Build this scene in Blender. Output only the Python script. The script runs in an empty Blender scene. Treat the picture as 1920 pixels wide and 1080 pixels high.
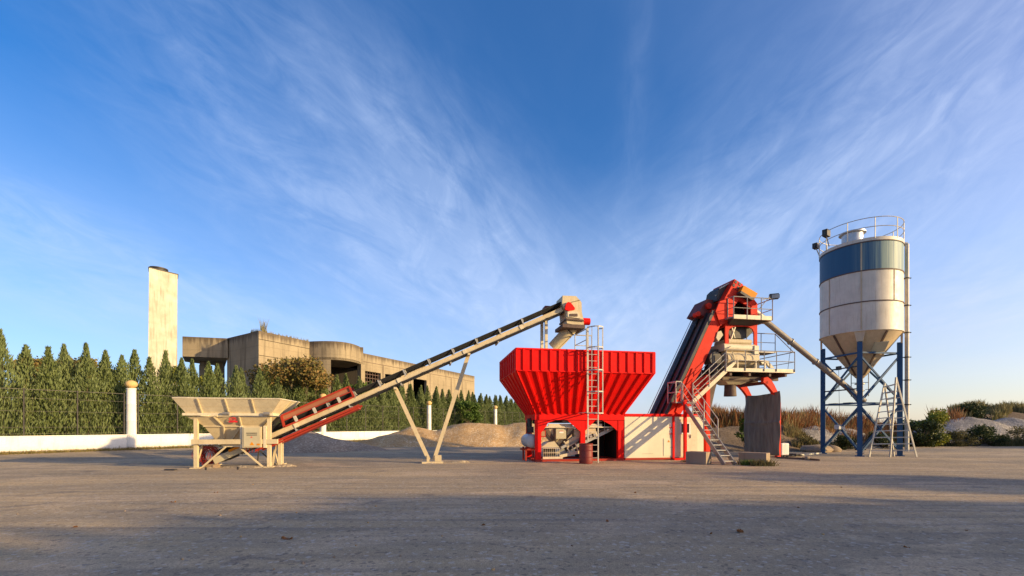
import bpy, bmesh, math, random
from mathutils import Vector, Matrix, noise
from mathutils.geometry import tessellate_polygon
R = math.radians
scene = bpy.context.scene
COL = scene.collection

# ------------------------------------------------------------------ camera
cam_d = bpy.data.cameras.new('camera'); cam = bpy.data.objects.new('camera', cam_d); COL.objects.link(cam)
cam.location = (0, 0, 1.7); cam.rotation_euler = (R(90), 0, 0)
cam_d.sensor_width = 36; cam_d.lens = 15.75; cam_d.shift_y = 0.1344
cam_d.clip_end = 6000; cam_d.clip_start = .1
scene.camera = cam
F, CX, HY, EYE = 840.0, 960.0, 798.0, 1.7      # focal length, centre, horizon of the 1920 px photo, eye height

# ------------------------------------------------------------------ light
SUN_AZ, SUN_EL = 108, 12.5
w = bpy.data.worlds.new('World'); scene.world = w; w.use_nodes = True
nt = w.node_tree; nt.nodes.clear()
def N(t, k, **kw):
    n = t.nodes.new(k)
    for a, b in kw.items():
        if a == 'inp':
            for i, v in b.items(): n.inputs[i].default_value = v
        else: setattr(n, a, b)
    return n
def ramp(t, stops, fac=None, mode='LINEAR'):
    n = t.nodes.new('ShaderNodeValToRGB'); cr = n.color_ramp; cr.interpolation = mode
    while len(cr.elements) > 1: cr.elements.remove(cr.elements[-1])
    for i, (p, c) in enumerate(stops):
        if not isinstance(c, (tuple, list)): c = (c, c, c)
        e = cr.elements[0] if i == 0 else cr.elements.new(p)
        e.position = p; e.color = (*c[:3], 1)
    if fac is not None: t.links.new(fac, n.inputs[0])
    return n
def mth(t, op, a, b=None, clamp=False):
    n = t.nodes.new('ShaderNodeMath'); n.operation = op; n.use_clamp = clamp
    for i, x in enumerate((a, b)):
        if x is None: continue
        if isinstance(x, (int, float)): n.inputs[i].default_value = x
        else: t.links.new(x, n.inputs[i])
    return n.outputs[0]
def mixc(t, fac, a, b, mode='MIX'):
    n = t.nodes.new('ShaderNodeMix'); n.data_type = 'RGBA'; n.blend_type = mode
    for i, x in ((0, fac), (6, a), (7, b)):
        if isinstance(x, (int, float)): n.inputs[i].default_value = x
        elif isinstance(x, (tuple, list)): n.inputs[i].default_value = (*x[:3], 1)
        else: t.links.new(x, n.inputs[i])
    return n.outputs[2]
sky = N(nt, 'ShaderNodeTexSky', sky_type='NISHITA', sun_disc=False)
sky.sun_elevation = R(SUN_EL); sky.sun_rotation = R(SUN_AZ)
sky.air_density = 1.0; sky.dust_density = 0.6; sky.ozone_density = 3.0
tc = N(nt, 'ShaderNodeTexCoord')
sep = N(nt, 'ShaderNodeSeparateXYZ'); nt.links.new(tc.outputs['Generated'], sep.inputs[0])
X, Y, Z = sep.outputs
# cirrus sheet far overhead: a plane coordinate that streams away to one side of straight ahead
zz = mth(nt, 'ADD', mth(nt, 'MAXIMUM', Z, 0.0), 0.24)
ca, sa = math.cos(R(5)), math.sin(R(5))
xr = mth(nt, 'SUBTRACT', mth(nt, 'MULTIPLY', X, ca), mth(nt, 'MULTIPLY', Y, sa))
yr = mth(nt, 'ADD', mth(nt, 'MULTIPLY', X, sa), mth(nt, 'MULTIPLY', Y, ca))
pu = mth(nt, 'DIVIDE', xr, zz); pw = mth(nt, 'DIVIDE', yr, zz)
def cloudn(su, sv, scale, detail, dist, off=0.0, rough=.6):
    c = N(nt, 'ShaderNodeCombineXYZ', inp={2: off})
    nt.links.new(mth(nt, 'MULTIPLY', pu, su), c.inputs[0]); nt.links.new(mth(nt, 'MULTIPLY', pw, sv), c.inputs[1])
    n = N(nt, 'ShaderNodeTexNoise', inp={'Scale': scale, 'Detail': detail, 'Distortion': dist, 'Roughness': rough})
    nt.links.new(c.outputs[0], n.inputs['Vector']); return n.outputs['Fac']
broad = ramp(nt, [(.40, 0), (.66, 1)], cloudn(1.3, .7, 1.0, 4, .5, 5.1), 'EASE').outputs[0]
# where the cirrus banks stand in the sky, as bearings (X/Y, Z/Y)
yy = mth(nt, 'MAXIMUM', Y, .05); ba = mth(nt, 'DIVIDE', X, yy); bb = mth(nt, 'DIVIDE', Z, yy)
def bank(px, py, ang, ln, wd, k):
    a0, b0 = (px - 960) / 840, (798 - py) / 840; c_, s_ = math.cos(R(ang)), math.sin(R(ang))
    da, db = mth(nt, 'SUBTRACT', ba, a0), mth(nt, 'SUBTRACT', bb, b0)
    u = mth(nt, 'DIVIDE', mth(nt, 'ADD', mth(nt, 'MULTIPLY', da, c_), mth(nt, 'MULTIPLY', db, s_)), ln)
    v = mth(nt, 'DIVIDE', mth(nt, 'SUBTRACT', mth(nt, 'MULTIPLY', db, c_), mth(nt, 'MULTIPLY', da, s_)), wd)
    e = mth(nt, 'EXPONENT', mth(nt, 'MULTIPLY', mth(nt, 'ADD', mth(nt, 'MULTIPLY', u, u), mth(nt, 'MULTIPLY', v, v)), -1.0))
    cv = N(nt, 'ShaderNodeCombineXYZ', inp={2: px * .01}); nt.links.new(mth(nt, 'MULTIPLY', u, ln * 2.2), cv.inputs[0]); nt.links.new(mth(nt, 'MULTIPLY', v, wd * 8.5), cv.inputs[1])
    sn = N(nt, 'ShaderNodeTexNoise', inp={'Scale': 1.7, 'Detail': 7.0, 'Distortion': 1.1, 'Roughness': .62}); nt.links.new(cv.outputs[0], sn.inputs['Vector'])
    return mth(nt, 'MULTIPLY', mth(nt, 'MULTIPLY', e, k), ramp(nt, [(.30, .12), (.72, 1)], sn.outputs['Fac']).outputs[0])
banks = mth(nt, 'MULTIPLY', broad, .12)
for args in ((560, 190, -38, .60, .20, .62), (650, 400, -30, .50, .17, .85), (880, 400, -52, .45, .14, .9), (980, 590, -20, .45, .09, .55), (170, 470, -22, .75, .09, 1.0), (120, 560, -12, .55, .07, .6), (1330, 470, 32, .34, .14, 1.0), (1700, 250, 42, .75, .26, .95), (1850, 560, 15, .35, .12, .6), (1195, 130, 86, .35, .03, .24)):
    banks = mth(nt, 'ADD', banks, bank(*args))
broad = mth(nt, 'MINIMUM', banks, 1.0)
streak = ramp(nt, [(.28, 0), (.82, 1)], cloudn(1.7, .8, 1.5, 10, 1.5, 1.3, .62)).outputs[0]
wisp = ramp(nt, [(.46, 0), (.85, 1)], cloudn(2.6, 1.3, 2.4, 10, 1.6, 8.2, .65)).outputs[0]
cl = mth(nt, 'MULTIPLY', broad, mth(nt, 'ADD', mth(nt, 'ADD', mth(nt, 'MULTIPLY', streak, .18), .62), mth(nt, 'MULTIPLY', wisp, .45)))
cl = mth(nt, 'ADD', cl, mth(nt, 'MULTIPLY', streak, .05), True)
low = ramp(nt, [(0.0, .95), (.12, .68), (.5, .08)], Z).outputs[0]       # thin veil thickening to the horizon
cl = mth(nt, 'ADD', mth(nt, 'MULTIPLY', cl, .43), mth(nt, 'MULTIPLY', low, .66), True)
hs = N(nt, 'ShaderNodeHueSaturation', inp={'Saturation': 1.36, 'Value': 1.16}); nt.links.new(sky.outputs[0], hs.inputs['Color'])
skyc = mixc(nt, 1.0, hs.outputs[0], (.90, .94, 1.16), 'MULTIPLY')
# warm veil to the right (towards the sun) and bluish white to the left
warm = ramp(nt, [(.05, 0), (.62, 1)], X).outputs[0]
wl = mth(nt, 'MULTIPLY', warm, ramp(nt, [(0, 1), (.28, 0)], Z).outputs[0])
cloudc = mixc(nt, wl, (4.0, 4.9, 6.8), (5.0, 4.5, 4.0))
fin = mixc(nt, cl, skyc, cloudc)
# warm glow added round the low sun to offset the sky's blue fill
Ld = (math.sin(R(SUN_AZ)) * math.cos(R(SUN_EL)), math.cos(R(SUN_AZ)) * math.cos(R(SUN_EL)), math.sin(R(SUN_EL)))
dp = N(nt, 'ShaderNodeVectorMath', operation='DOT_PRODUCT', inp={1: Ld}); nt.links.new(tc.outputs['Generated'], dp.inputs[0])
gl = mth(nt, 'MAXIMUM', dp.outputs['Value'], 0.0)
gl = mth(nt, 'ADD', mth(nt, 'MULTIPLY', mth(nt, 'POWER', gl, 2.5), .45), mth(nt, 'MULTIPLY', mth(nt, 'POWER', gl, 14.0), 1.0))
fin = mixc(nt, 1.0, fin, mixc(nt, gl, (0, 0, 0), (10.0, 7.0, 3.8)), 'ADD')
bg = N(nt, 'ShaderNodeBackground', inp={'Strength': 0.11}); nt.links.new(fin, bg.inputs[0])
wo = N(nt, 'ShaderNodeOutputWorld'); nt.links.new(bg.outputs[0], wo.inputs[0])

sd = bpy.data.lights.new('sun', 'SUN'); sd.energy = 4.9; sd.angle = R(.6); sd.color = (1.0, .735, .37)
so = bpy.data.objects.new('sun', sd); COL.objects.link(so)
L = Vector((math.sin(R(SUN_AZ)) * math.cos(R(SUN_EL)), math.cos(R(SUN_AZ)) * math.cos(R(SUN_EL)), math.sin(R(SUN_EL))))
so.rotation_euler = L.to_track_quat('Z', 'Y').to_euler(); so.location = (30, -30, 30)
scene.view_settings.view_transform = 'Standard'; scene.view_settings.look = 'None'
scene.view_settings.exposure = 0.62; scene.view_settings.gamma = 1

# ------------------------------------------------------------------ materials
def newmat(name):
    m = bpy.data.materials.new(name); m.use_nodes = True; t = m.node_tree; t.nodes.clear()
    o = N(t, 'ShaderNodeOutputMaterial'); b = N(t, 'ShaderNodeBsdfPrincipled'); t.links.new(b.outputs[0], o.inputs[0])
    return m, t, b
def objco(t, sc=(1, 1, 1)):
    c = N(t, 'ShaderNodeTexCoord'); mp = N(t, 'ShaderNodeMapping', inp={'Scale': sc}); t.links.new(c.outputs['Object'], mp.inputs[0])
    return mp.outputs[0]
def noisef(t, co, scale, detail=5, dist=0, rough=.55):
    n = N(t, 'ShaderNodeTexNoise', inp={'Scale': scale, 'Detail': detail, 'Distortion': dist, 'Roughness': rough}); t.links.new(co, n.inputs['Vector'])
    return n.outputs['Fac']
def bump(t, b, h, s=.3, d=.02):
    n = N(t, 'ShaderNodeBump', inp={'Strength': s, 'Distance': d}); t.links.new(h, n.inputs['Height']); t.links.new(n.outputs[0], b.inputs['Normal'])
MATS = {}
def paint(name, col, rough=.45, metal=0.0, dirt=.35, dirtc=(.22, .15, .09), streak=.25, rust=0.0, spec=.5):
    m, t, b = newmat(name)
    c1 = objco(t); c2 = objco(t, (6, 6, .45))
    base = mixc(t, ramp(t, [(.3, 0), (.7, 1)], noisef(t, c1, 1.3, 6)).outputs[0], tuple(x * .86 for x in col), tuple(min(1, x * 1.08) for x in col))
    d1 = mth(t, 'MULTIPLY', ramp(t, [(.5, 0), (.8, 1)], noisef(t, c1, 5, 8, .4)).outputs[0], dirt)
    d2 = mth(t, 'MULTIPLY', ramp(t, [(.52, 0), (.78, 1)], noisef(t, c2, 2.5, 6)).outputs[0], streak)
    c = mixc(t, mth(t, 'MAXIMUM', d1, d2), base, dirtc)
    if rust:
        r = ramp(t, [(.62, 0), (.70, 1)], noisef(t, c1, 9, 8, .6)).outputs[0]
        c = mixc(t, mth(t, 'MULTIPLY', r, rust), c, (.16, .06, .025))
    t.links.new(c, b.inputs['Base Color'])
    t.links.new(mth(t, 'ADD', mth(t, 'MULTIPLY', noisef(t, c1, 4, 4), .3), rough - .12), b.inputs['Roughness'])
    b.inputs['Metallic'].default_value = metal; b.inputs['Specular IOR Level'].default_value = spec
    bump(t, b, noisef(t, c1, 3, 5), .15, .02)
    MATS[name] = m; return m
paint('cream', (.58, .47, .29), .5, dirt=.28, dirtc=(.30, .20, .10), streak=.35, rust=.22, spec=.25)
paint('cream_light', (.66, .56, .38), .5, dirt=.3, streak=.3, rust=.2)
paint('cabinet', (.50, .43, .27), .45, dirt=.15, streak=.1)
paint('cabin_white', (.72, .64, .45), .5, dirt=.1, streak=.12, dirtc=(.45, .36, .24))
paint('red', (.74, .006, .004), .5, dirt=.2, dirtc=(.42, .05, .03), streak=.22, spec=.12)
paint('red_tower', (.66, .03, .012), .55, dirt=.35, dirtc=(.30, .025, .012), streak=.3, spec=.15)
paint('red_dull', (.36, .034, .018), .6, dirt=.4, dirtc=(.28,.07,.03), streak=.4, rust=.4, spec=.2)
paint('rust_panel', (.34, .13, .07), .7, dirt=.4, streak=.4, rust=.3, spec=.2)
paint('red_dark', (.16, .02, .014), .6, dirt=.5, dirtc=(.05, .02, .015))
paint('barrel_red', (.19, .02, .015), .5, dirt=.5, dirtc=(.13, .035, .02), streak=.5, rust=.4)
paint('rubber', (.018, .018, .02), .6, dirt=.3, dirtc=(.06, .05, .04))
paint('steel_dark', (.05, .045, .042), .55, metal=.3, dirt=.5, dirtc=(.09, .06, .04))
paint('steel', (.30, .28, .26), .45, metal=.4, dirt=.5, dirtc=(.16, .11, .07), streak=.3)
paint('galv', (.42, .40, .36), .42, metal=.35, dirt=.4, dirtc=(.2, .15, .1), rust=.2)
paint('rail', (.50, .46, .38), .5, dirt=.4, rust=.3)
paint('brown_plate', (.10, .06, .045), .7, dirt=.5, dirtc=(.16, .10, .06), streak=.6)
paint('blue_steel', (.03, .085, .175), .6, spec=.2, dirt=.45, dirtc=(.04, .05, .07), streak=.5, rust=.35)
paint('yellow', (.66, .24, .008), .5, dirt=.15, spec=.15)
paint('shade_plate', (.022, .017, .014), .8, dirt=.2, dirtc=(.05, .035, .025), spec=.1)  # near-black so the shade of the machine bay sits in the colour
paint('white_plastic', (.72, .70, .64), .35, dirt=.15)
paint('tank_white', (.50, .49, .47), .35, dirt=.3, dirtc=(.3, .25, .2))
paint('silo_white', (.60, .53, .42), .5, dirt=.2, dirtc=(.34, .25, .16), streak=.5, rust=.08)
paint('silo_cone', (.52, .40, .25), .55, dirt=.3, streak=.4, rust=.2)
paint('alu', (.50, .50, .50), .35, metal=.6, dirt=.2)
paint('screw', (.22, .19, .17), .6, dirt=.5, streak=.1)
paint('black', (.01, .01, .012), .5, dirt=.1)
paint('sticker_red', (.65, .02, .02), .5, dirt=.1)
paint('sticker_white', (.8, .78, .7), .5, dirt=.1)
paint('wood', (.33, .22, .12), .7, dirt=.4)
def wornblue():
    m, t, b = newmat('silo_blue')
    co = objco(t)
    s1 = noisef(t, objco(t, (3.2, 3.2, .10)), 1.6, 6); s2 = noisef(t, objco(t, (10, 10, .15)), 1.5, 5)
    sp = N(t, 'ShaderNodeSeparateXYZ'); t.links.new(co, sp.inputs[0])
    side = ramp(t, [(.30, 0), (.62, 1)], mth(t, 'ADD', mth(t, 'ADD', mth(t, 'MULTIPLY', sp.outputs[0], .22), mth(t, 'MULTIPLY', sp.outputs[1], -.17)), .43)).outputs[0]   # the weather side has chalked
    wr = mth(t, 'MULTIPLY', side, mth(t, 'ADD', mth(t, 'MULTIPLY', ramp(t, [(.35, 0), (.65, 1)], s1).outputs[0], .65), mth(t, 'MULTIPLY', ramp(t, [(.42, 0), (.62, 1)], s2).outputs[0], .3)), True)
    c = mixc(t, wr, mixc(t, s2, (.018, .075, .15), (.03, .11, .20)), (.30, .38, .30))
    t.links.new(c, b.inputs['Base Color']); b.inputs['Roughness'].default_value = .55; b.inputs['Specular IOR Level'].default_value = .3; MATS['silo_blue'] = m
wornblue()
def flood():
    m, t, b = newmat('glass_dark'); b.inputs['Base Color'].default_value = (.02, .025, .03, 1); b.inputs['Roughness'].default_value = .08; MATS['glass_dark'] = m
flood()
def concrete(name, a, b2, scale=1.0, board=0.0, stain=.6, rough=.9, cell=0.0):
    m, t, b = newmat(name); co = objco(t)
    big = ramp(t, [(.3, 0), (.7, 1)], noisef(t, co, .35 * scale, 7, .3)).outputs[0]
    c = mixc(t, big, a, b2)
    st = ramp(t, [(.50, 0), (.74, 1)], noisef(t, objco(t, (1.6, 1.6, .12)), 1.2 * scale, 7)).outputs[0]
    c = mixc(t, mth(t, 'MULTIPLY', st, stain), c, tuple(x * .42 for x in a))
    fine = noisef(t, co, 14 * scale, 6, 0, .7)
    c = mixc(t, mth(t, 'MULTIPLY', ramp(t, [(.35, 1), (.6, 0)], fine).outputs[0], .3), c, tuple(x * .55 for x in a))
    if board:
        sp = N(t, 'ShaderNodeSeparateXYZ'); t.links.new(co, sp.inputs[0])
        fr = mth(t, 'FRACT', mth(t, 'MULTIPLY', sp.outputs[2], board))
        ln = ramp(t, [(0, 1), (.05, 0), (.95, 0), (1, 1)], fr).outputs[0]
        c = mixc(t, mth(t, 'MULTIPLY', ln, .25), c, tuple(x * .4 for x in a))
    t.links.new(c, b.inputs['Base Color']); b.inputs['Roughness'].default_value = rough; b.inputs['Specular IOR Level'].default_value = .2
    bump(t, b, fine, .4, .03); MATS[name] = m
concrete('raw_concrete', (.27, .215, .14), (.38, .305, .20), board=0.75, stain=.85)
def drips():
    m = MATS['raw_concrete']; t = m.node_tree; b = [x for x in t.nodes if x.type == 'BSDF_PRINCIPLED'][0]; src = b.inputs['Base Color'].links[0].from_socket
    co = objco(t); sp = N(t, 'ShaderNodeSeparateXYZ'); t.links.new(co, sp.inputs[0])
    n = noisef(t, objco(t, (2.2, 2.2, .06)), 1.6, 6)
    f = mth(t, 'ADD', mth(t, 'SUBTRACT', sp.outputs[2], 12.3), mth(t, 'MULTIPLY', n, 2.4))
    d = ramp(t, [(.35, 0), (1.0, 1)], f).outputs[0]
    t.links.new(mixc(t, mth(t, 'MULTIPLY', d, .75), src, (.075, .055, .04)), b.inputs['Base Color'])
drips()
concrete('render_cream', (.42, .37, .28), (.62, .57, .46), 2.6, stain=.7)
concrete('block_concrete', (.30, .22, .15), (.38, .29, .20), 3, stain=.4)
concrete('wall_white', (.80, .76, .68), (.84, .80, .72), 1.0, stain=.14)
def wallm():
    m = MATS['wall_white']; t = m.node_tree; b = [x for x in t.nodes if x.type == 'BSDF_PRINCIPLED'][0]; src = b.inputs['Base Color'].links[0].from_socket
    co = objco(t); sp = N(t, 'ShaderNodeSeparateXYZ'); t.links.new(co, sp.inputs[0])
    f = mth(t, 'ADD', sp.outputs[2], mth(t, 'MULTIPLY', noisef(t, co, 2.2, 7), -.55))
    d = ramp(t, [(.0, .75), (.12, .25), (.45, 0)], mth(t, 'ADD', f, .22)).outputs[0]
    st = mth(t, 'MULTIPLY', ramp(t, [(.56, 0), (.72, 1)], noisef(t, objco(t, (2.5, 2.5, .3)), 1.3, 7)).outputs[0], .28)
    t.links.new(mixc(t, mth(t, 'MAXIMUM', d, st), src, (.30, .23, .15)), b.inputs['Base Color'])
wallm()
concrete('ball_stone', (.58, .38, .15), (.66, .45, .2), 3, stain=.3)
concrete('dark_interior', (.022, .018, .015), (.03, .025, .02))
def gravel(name, a, b2, c3):
    m, t, b = newmat(name); co = objco(t)
    v = N(t, 'ShaderNodeTexVoronoi', inp={'Scale': 11.0}); t.links.new(co, v.inputs['Vector'])
    sepc = N(t, 'ShaderNodeSeparateColor'); t.links.new(v.outputs['Color'], sepc.inputs[0])
    c = mixc(t, sepc.outputs[0], a, b2)
    c = mixc(t, ramp(t, [(.75, 0), (.8, 1)], sepc.outputs[1]).outputs[0], c, c3)
    c = mixc(t, ramp(t, [(.35, .5), (.6, 0)], noisef(t, co, .6, 5)).outputs[0], c, tuple(x * .6 for x in a))
    t.links.new(c, b.inputs['Base Color']); b.inputs['Roughness'].default_value = 1; b.inputs['Specular IOR Level'].default_value = .1
    h = mth(t, 'ADD', mth(t, 'MULTIPLY', v.outputs['Distance'], -1.0), mth(t, 'MULTIPLY', noisef(t, co, 3, 6), 1.2))
    bump(t, b, h, .55, .05); MATS[name] = m
gravel('gravel_tan', (.46, .28, .12), (.60, .39, .19), (.66, .50, .31))
gravel('sand_fine', (.40, .31, .20), (.50, .39, .25), (.55, .45, .31))
gravel('gravel_grey', (.28, .205, .14), (.41, .31, .215), (.50, .40, .29))
gravel('gravel_pale', (.22, .20, .18), (.33, .30, .265), (.44, .40, .35))
def leafmat(name, cols, rough=.6, trans=.25):
    m, t, b = newmat(name); g = N(t, 'ShaderNodeNewGeometry')
    n = len(cols); rp = ramp(t, [(i / max(1, n - 1), c) for i, c in enumerate(cols)], g.outputs['Random Per Island'])
    co = objco(t); big = ramp(t, [(.3, 0), (.7, 1)], noisef(t, co, 1.1, 3)).outputs[0]
    oi = N(t, 'ShaderNodeObjectInfo')
    c = mixc(t, mth(t, 'MULTIPLY', big, .4), rp.outputs[0], tuple(x * .55 for x in cols[0]))
    c = mixc(t, mth(t, 'MULTIPLY', oi.outputs['Random'], .35), c, cols[-1])
    if name == 'conifer': c = mixc(t, ramp(t, [(.60, 0), (.72, .55)], noisef(t, co, 1.7, 5, .5)).outputs[0], c, (.20, .14, .055))
    t.links.new(c, b.inputs['Base Color']); b.inputs['Roughness'].default_value = rough; b.inputs['Specular IOR Level'].default_value = .25
    if trans:
        o = [x for x in t.nodes if x.type == 'OUTPUT_MATERIAL'][0]
        tr = N(t, 'ShaderNodeBsdfTranslucent'); t.links.new(c, tr.inputs[0]); mx = N(t, 'ShaderNodeMixShader', inp={0: trans})
        t.links.new(b.outputs[0], mx.inputs[1]); t.links.new(tr.outputs[0], mx.inputs[2]); t.links.new(mx.outputs[0], o.inputs[0])
    MATS[name] = m
leafmat('conifer', [(.085, .11, .025), (.13, .17, .045), (.18, .225, .08), (.23, .27, .12)])
leafmat('leaf_green', [(.04, .08, .012), (.08, .14, .02), (.13, .19, .03)])
leafmat('leaf_yellow', [(.10, .13, .015), (.20, .22, .025), (.32, .30, .04)])
leafmat('leaf_autumn', [(.09, .10, .025), (.19, .14, .035), (.30, .14, .045), (.22, .19, .055)])
leafmat('leaf_dark', [(.02, .035, .01), (.04, .06, .016), (.06, .075, .025)])
leafmat('dry_grass', [(.16, .055, .02), (.30, .11, .035), (.42, .19, .07), (.34, .24, .12)], .8)
leafmat('straw', [(.26, .20, .09), (.36, .27, .13), (.22, .22, .08)], .8)
leafmat('olive_weed', [(.07, .075, .025), (.13, .12, .045), (.20, .16, .07)], .8)
leafmat('verge_grass', [(.10, .11, .025), (.20, .16, .05), (.28, .20, .08)], .8)
leafmat('dead_leaf', [(.26, .10, .03), (.36, .17, .06), (.20, .08, .03)], .7)
paint('bark', (.12, .085, .055), .9, dirt=.5, dirtc=(.05, .035, .025))
def tarpm():
    m, t, b = newmat('tarp'); co = objco(t)
    c = mixc(t, ramp(t, [(.35, 0), (.7, 1)], noisef(t, objco(t, (5, 5, .8)), 1.2, 7)).outputs[0], (.12, .11, .09), (.22, .20, .165))
    t.links.new(c, b.inputs['Base Color']); b.inputs['Roughness'].default_value = .9
    bump(t, b, noisef(t, co, 8, 6), .3, .02); MATS['tarp'] = m
tarpm()
def N_map(t, co, sc, rot=0):
    mp = N(t, 'ShaderNodeMapping', inp={'Scale': sc, 'Rotation': (0, 0, R(rot))}); t.links.new(co, mp.inputs[0]); return mp.outputs[0]
def groundm():
    m, t, b = newmat('yard_ground')
    tcn = N(t, 'ShaderNodeTexCoord'); co = tcn.outputs['Object']
    mp = N(t, 'ShaderNodeMapping', inp={'Scale': (.35, 1, 1), 'Rotation': (0, 0, R(-8))}); t.links.new(co, mp.inputs[0])
    dust = ramp(t, [(.38, 0), (.66, 1)], noisef(t, mp.outputs[0], .28, 8, .7, .6)).outputs[0]
    dust2 = ramp(t, [(.42, 0), (.62, 1)], noisef(t, co, 1.4, 9, .6, .65)).outputs[0]
    c = mixc(t, dust, (.295, .238, .165), (.56, .405, .225))
    c = mixc(t, mth(t, 'MULTIPLY', dust2, .45), c, (.41, .33, .225))
    # tyre-worn streaks
    mp2 = N(t, 'ShaderNodeMapping', inp={'Scale': (.06, 1.6, 1), 'Rotation': (0, 0, R(-6))}); t.links.new(co, mp2.inputs[0])
    tr = ramp(t, [(.48, 0), (.68, 1)], noisef(t, mp2.outputs[0], 1.0, 6, .3)).outputs[0]
    c = mixc(t, mth(t, 'MULTIPLY', tr, .38), c, (.19, .17, .14))
    # sand and cement spilled round the machines, swept thin
    spl = ramp(t, [(.52, 0), (.60, 1)], noisef(t, N_map(t, co, (.5, 1.1, 1), 3), .55, 9, .9, .62)).outputs[0]
    c = mixc(t, mth(t, 'MULTIPLY', spl, .62), c, (.56, .42, .27))
    stn = ramp(t, [(.60, 0), (.68, 1)], noisef(t, N_map(t, co, (.8, 1, 1), 30), .9, 7, .6, .6)).outputs[0]
    c = mixc(t, mth(t, 'MULTIPLY', stn, .6), c, (.16, .135, .115))
    # wheel tracks: narrow parallel bands bending through the yard
    for rot, sc_, ph, amt in ((-7, .55, 2.0, .48), (16, .42, 8.0, .38)):
        wv = N(t, 'ShaderNodeTexWave', wave_type='BANDS', bands_direction='Y', inp={'Scale': sc_, 'Distortion': 5.0, 'Detail': 2.0, 'Detail Scale': .35, 'Phase Offset': ph}); t.links.new(N_map(t, co, (.12, 1, 1), rot), wv.inputs['Vector'])
        bnd = ramp(t, [(.80, 0), (.93, 1)], wv.outputs['Fac']).outputs[0]
        brk = ramp(t, [(.42, 0), (.60, 1)], noisef(t, N_map(t, co, (.3, 1, 1), rot), .35, 5)).outputs[0]
        c = mixc(t, mth(t, 'MULTIPLY', mth(t, 'MULTIPLY', bnd, brk), amt), c, (.22, .185, .15))
    v = N(t, 'ShaderNodeTexVoronoi', inp={'Scale': 55.0}); t.links.new(co, v.inputs['Vector'])
    sc = N(t, 'ShaderNodeSeparateColor'); t.links.new(v.outputs['Color'], sc.inputs[0])
    c = mixc(t, .5, c, mixc(t, sc.outputs[0], (.6, .6, .6), (1.45, 1.42, 1.38)), 'MULTIPLY')
    v2 = N(t, 'ShaderNodeTexVoronoi', inp={'Scale': 19.0}); t.links.new(co, v2.inputs['Vector'])
    s2 = N(t, 'ShaderNodeSeparateColor'); t.links.new(v2.outputs['Color'], s2.inputs[0])
    c = mixc(t, mth(t, 'MULTIPLY', ramp(t, [(.93, 0), (.95, 1)], s2.outputs[0]).outputs[0], .45), c, (.58, .52, .45))
    c = mixc(t, mth(t, 'MULTIPLY', ramp(t, [(.05, 1), (.07, 0)], s2.outputs[1]).outputs[0], .5), c, (.10, .085, .075))
    t.links.new(c, b.inputs['Base Color']); b.inputs['Roughness'].default_value = .95; b.inputs['Specular IOR Level'].default_value = .15
    h = mth(t, 'ADD', mth(t, 'MULTIPLY', v.outputs['Distance'], -.5), mth(t, 'ADD', mth(t, 'MULTIPLY', noisef(t, co, 2.2, 8), 1.0), mth(t, 'MULTIPLY', noisef(t, co, 60, 3), .5)))
    bump(t, b, h, .55, .03); MATS['yard_ground'] = m
groundm()
def soilm(name, a, b2, c3):
    m, t, b = newmat(name); co = objco(t)
    c = mixc(t, ramp(t, [(.35, 0), (.65, 1)], noisef(t, co, .22, 8, .5)).outputs[0], a, b2)
    c = mixc(t, ramp(t, [(.50, 0), (.62, 1)], noisef(t, co, .12, 6, .3)).outputs[0], c, c3)
    f = noisef(t, co, 6, 9, 0, .75)
    c = mixc(t, ramp(t, [(.35, .6), (.55, 0)], f).outputs[0], c, tuple(x * .45 for x in a))
    t.links.new(c, b.inputs['Base Color']); b.inputs['Roughness'].default_value = 1; b.inputs['Specular IOR Level'].default_value = .1
    bump(t, b, f, .9, .15); MATS[name] = m
soilm('soil', (.17, .125, .085), (.25, .19, .135), (.30, .27, .24))

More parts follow.
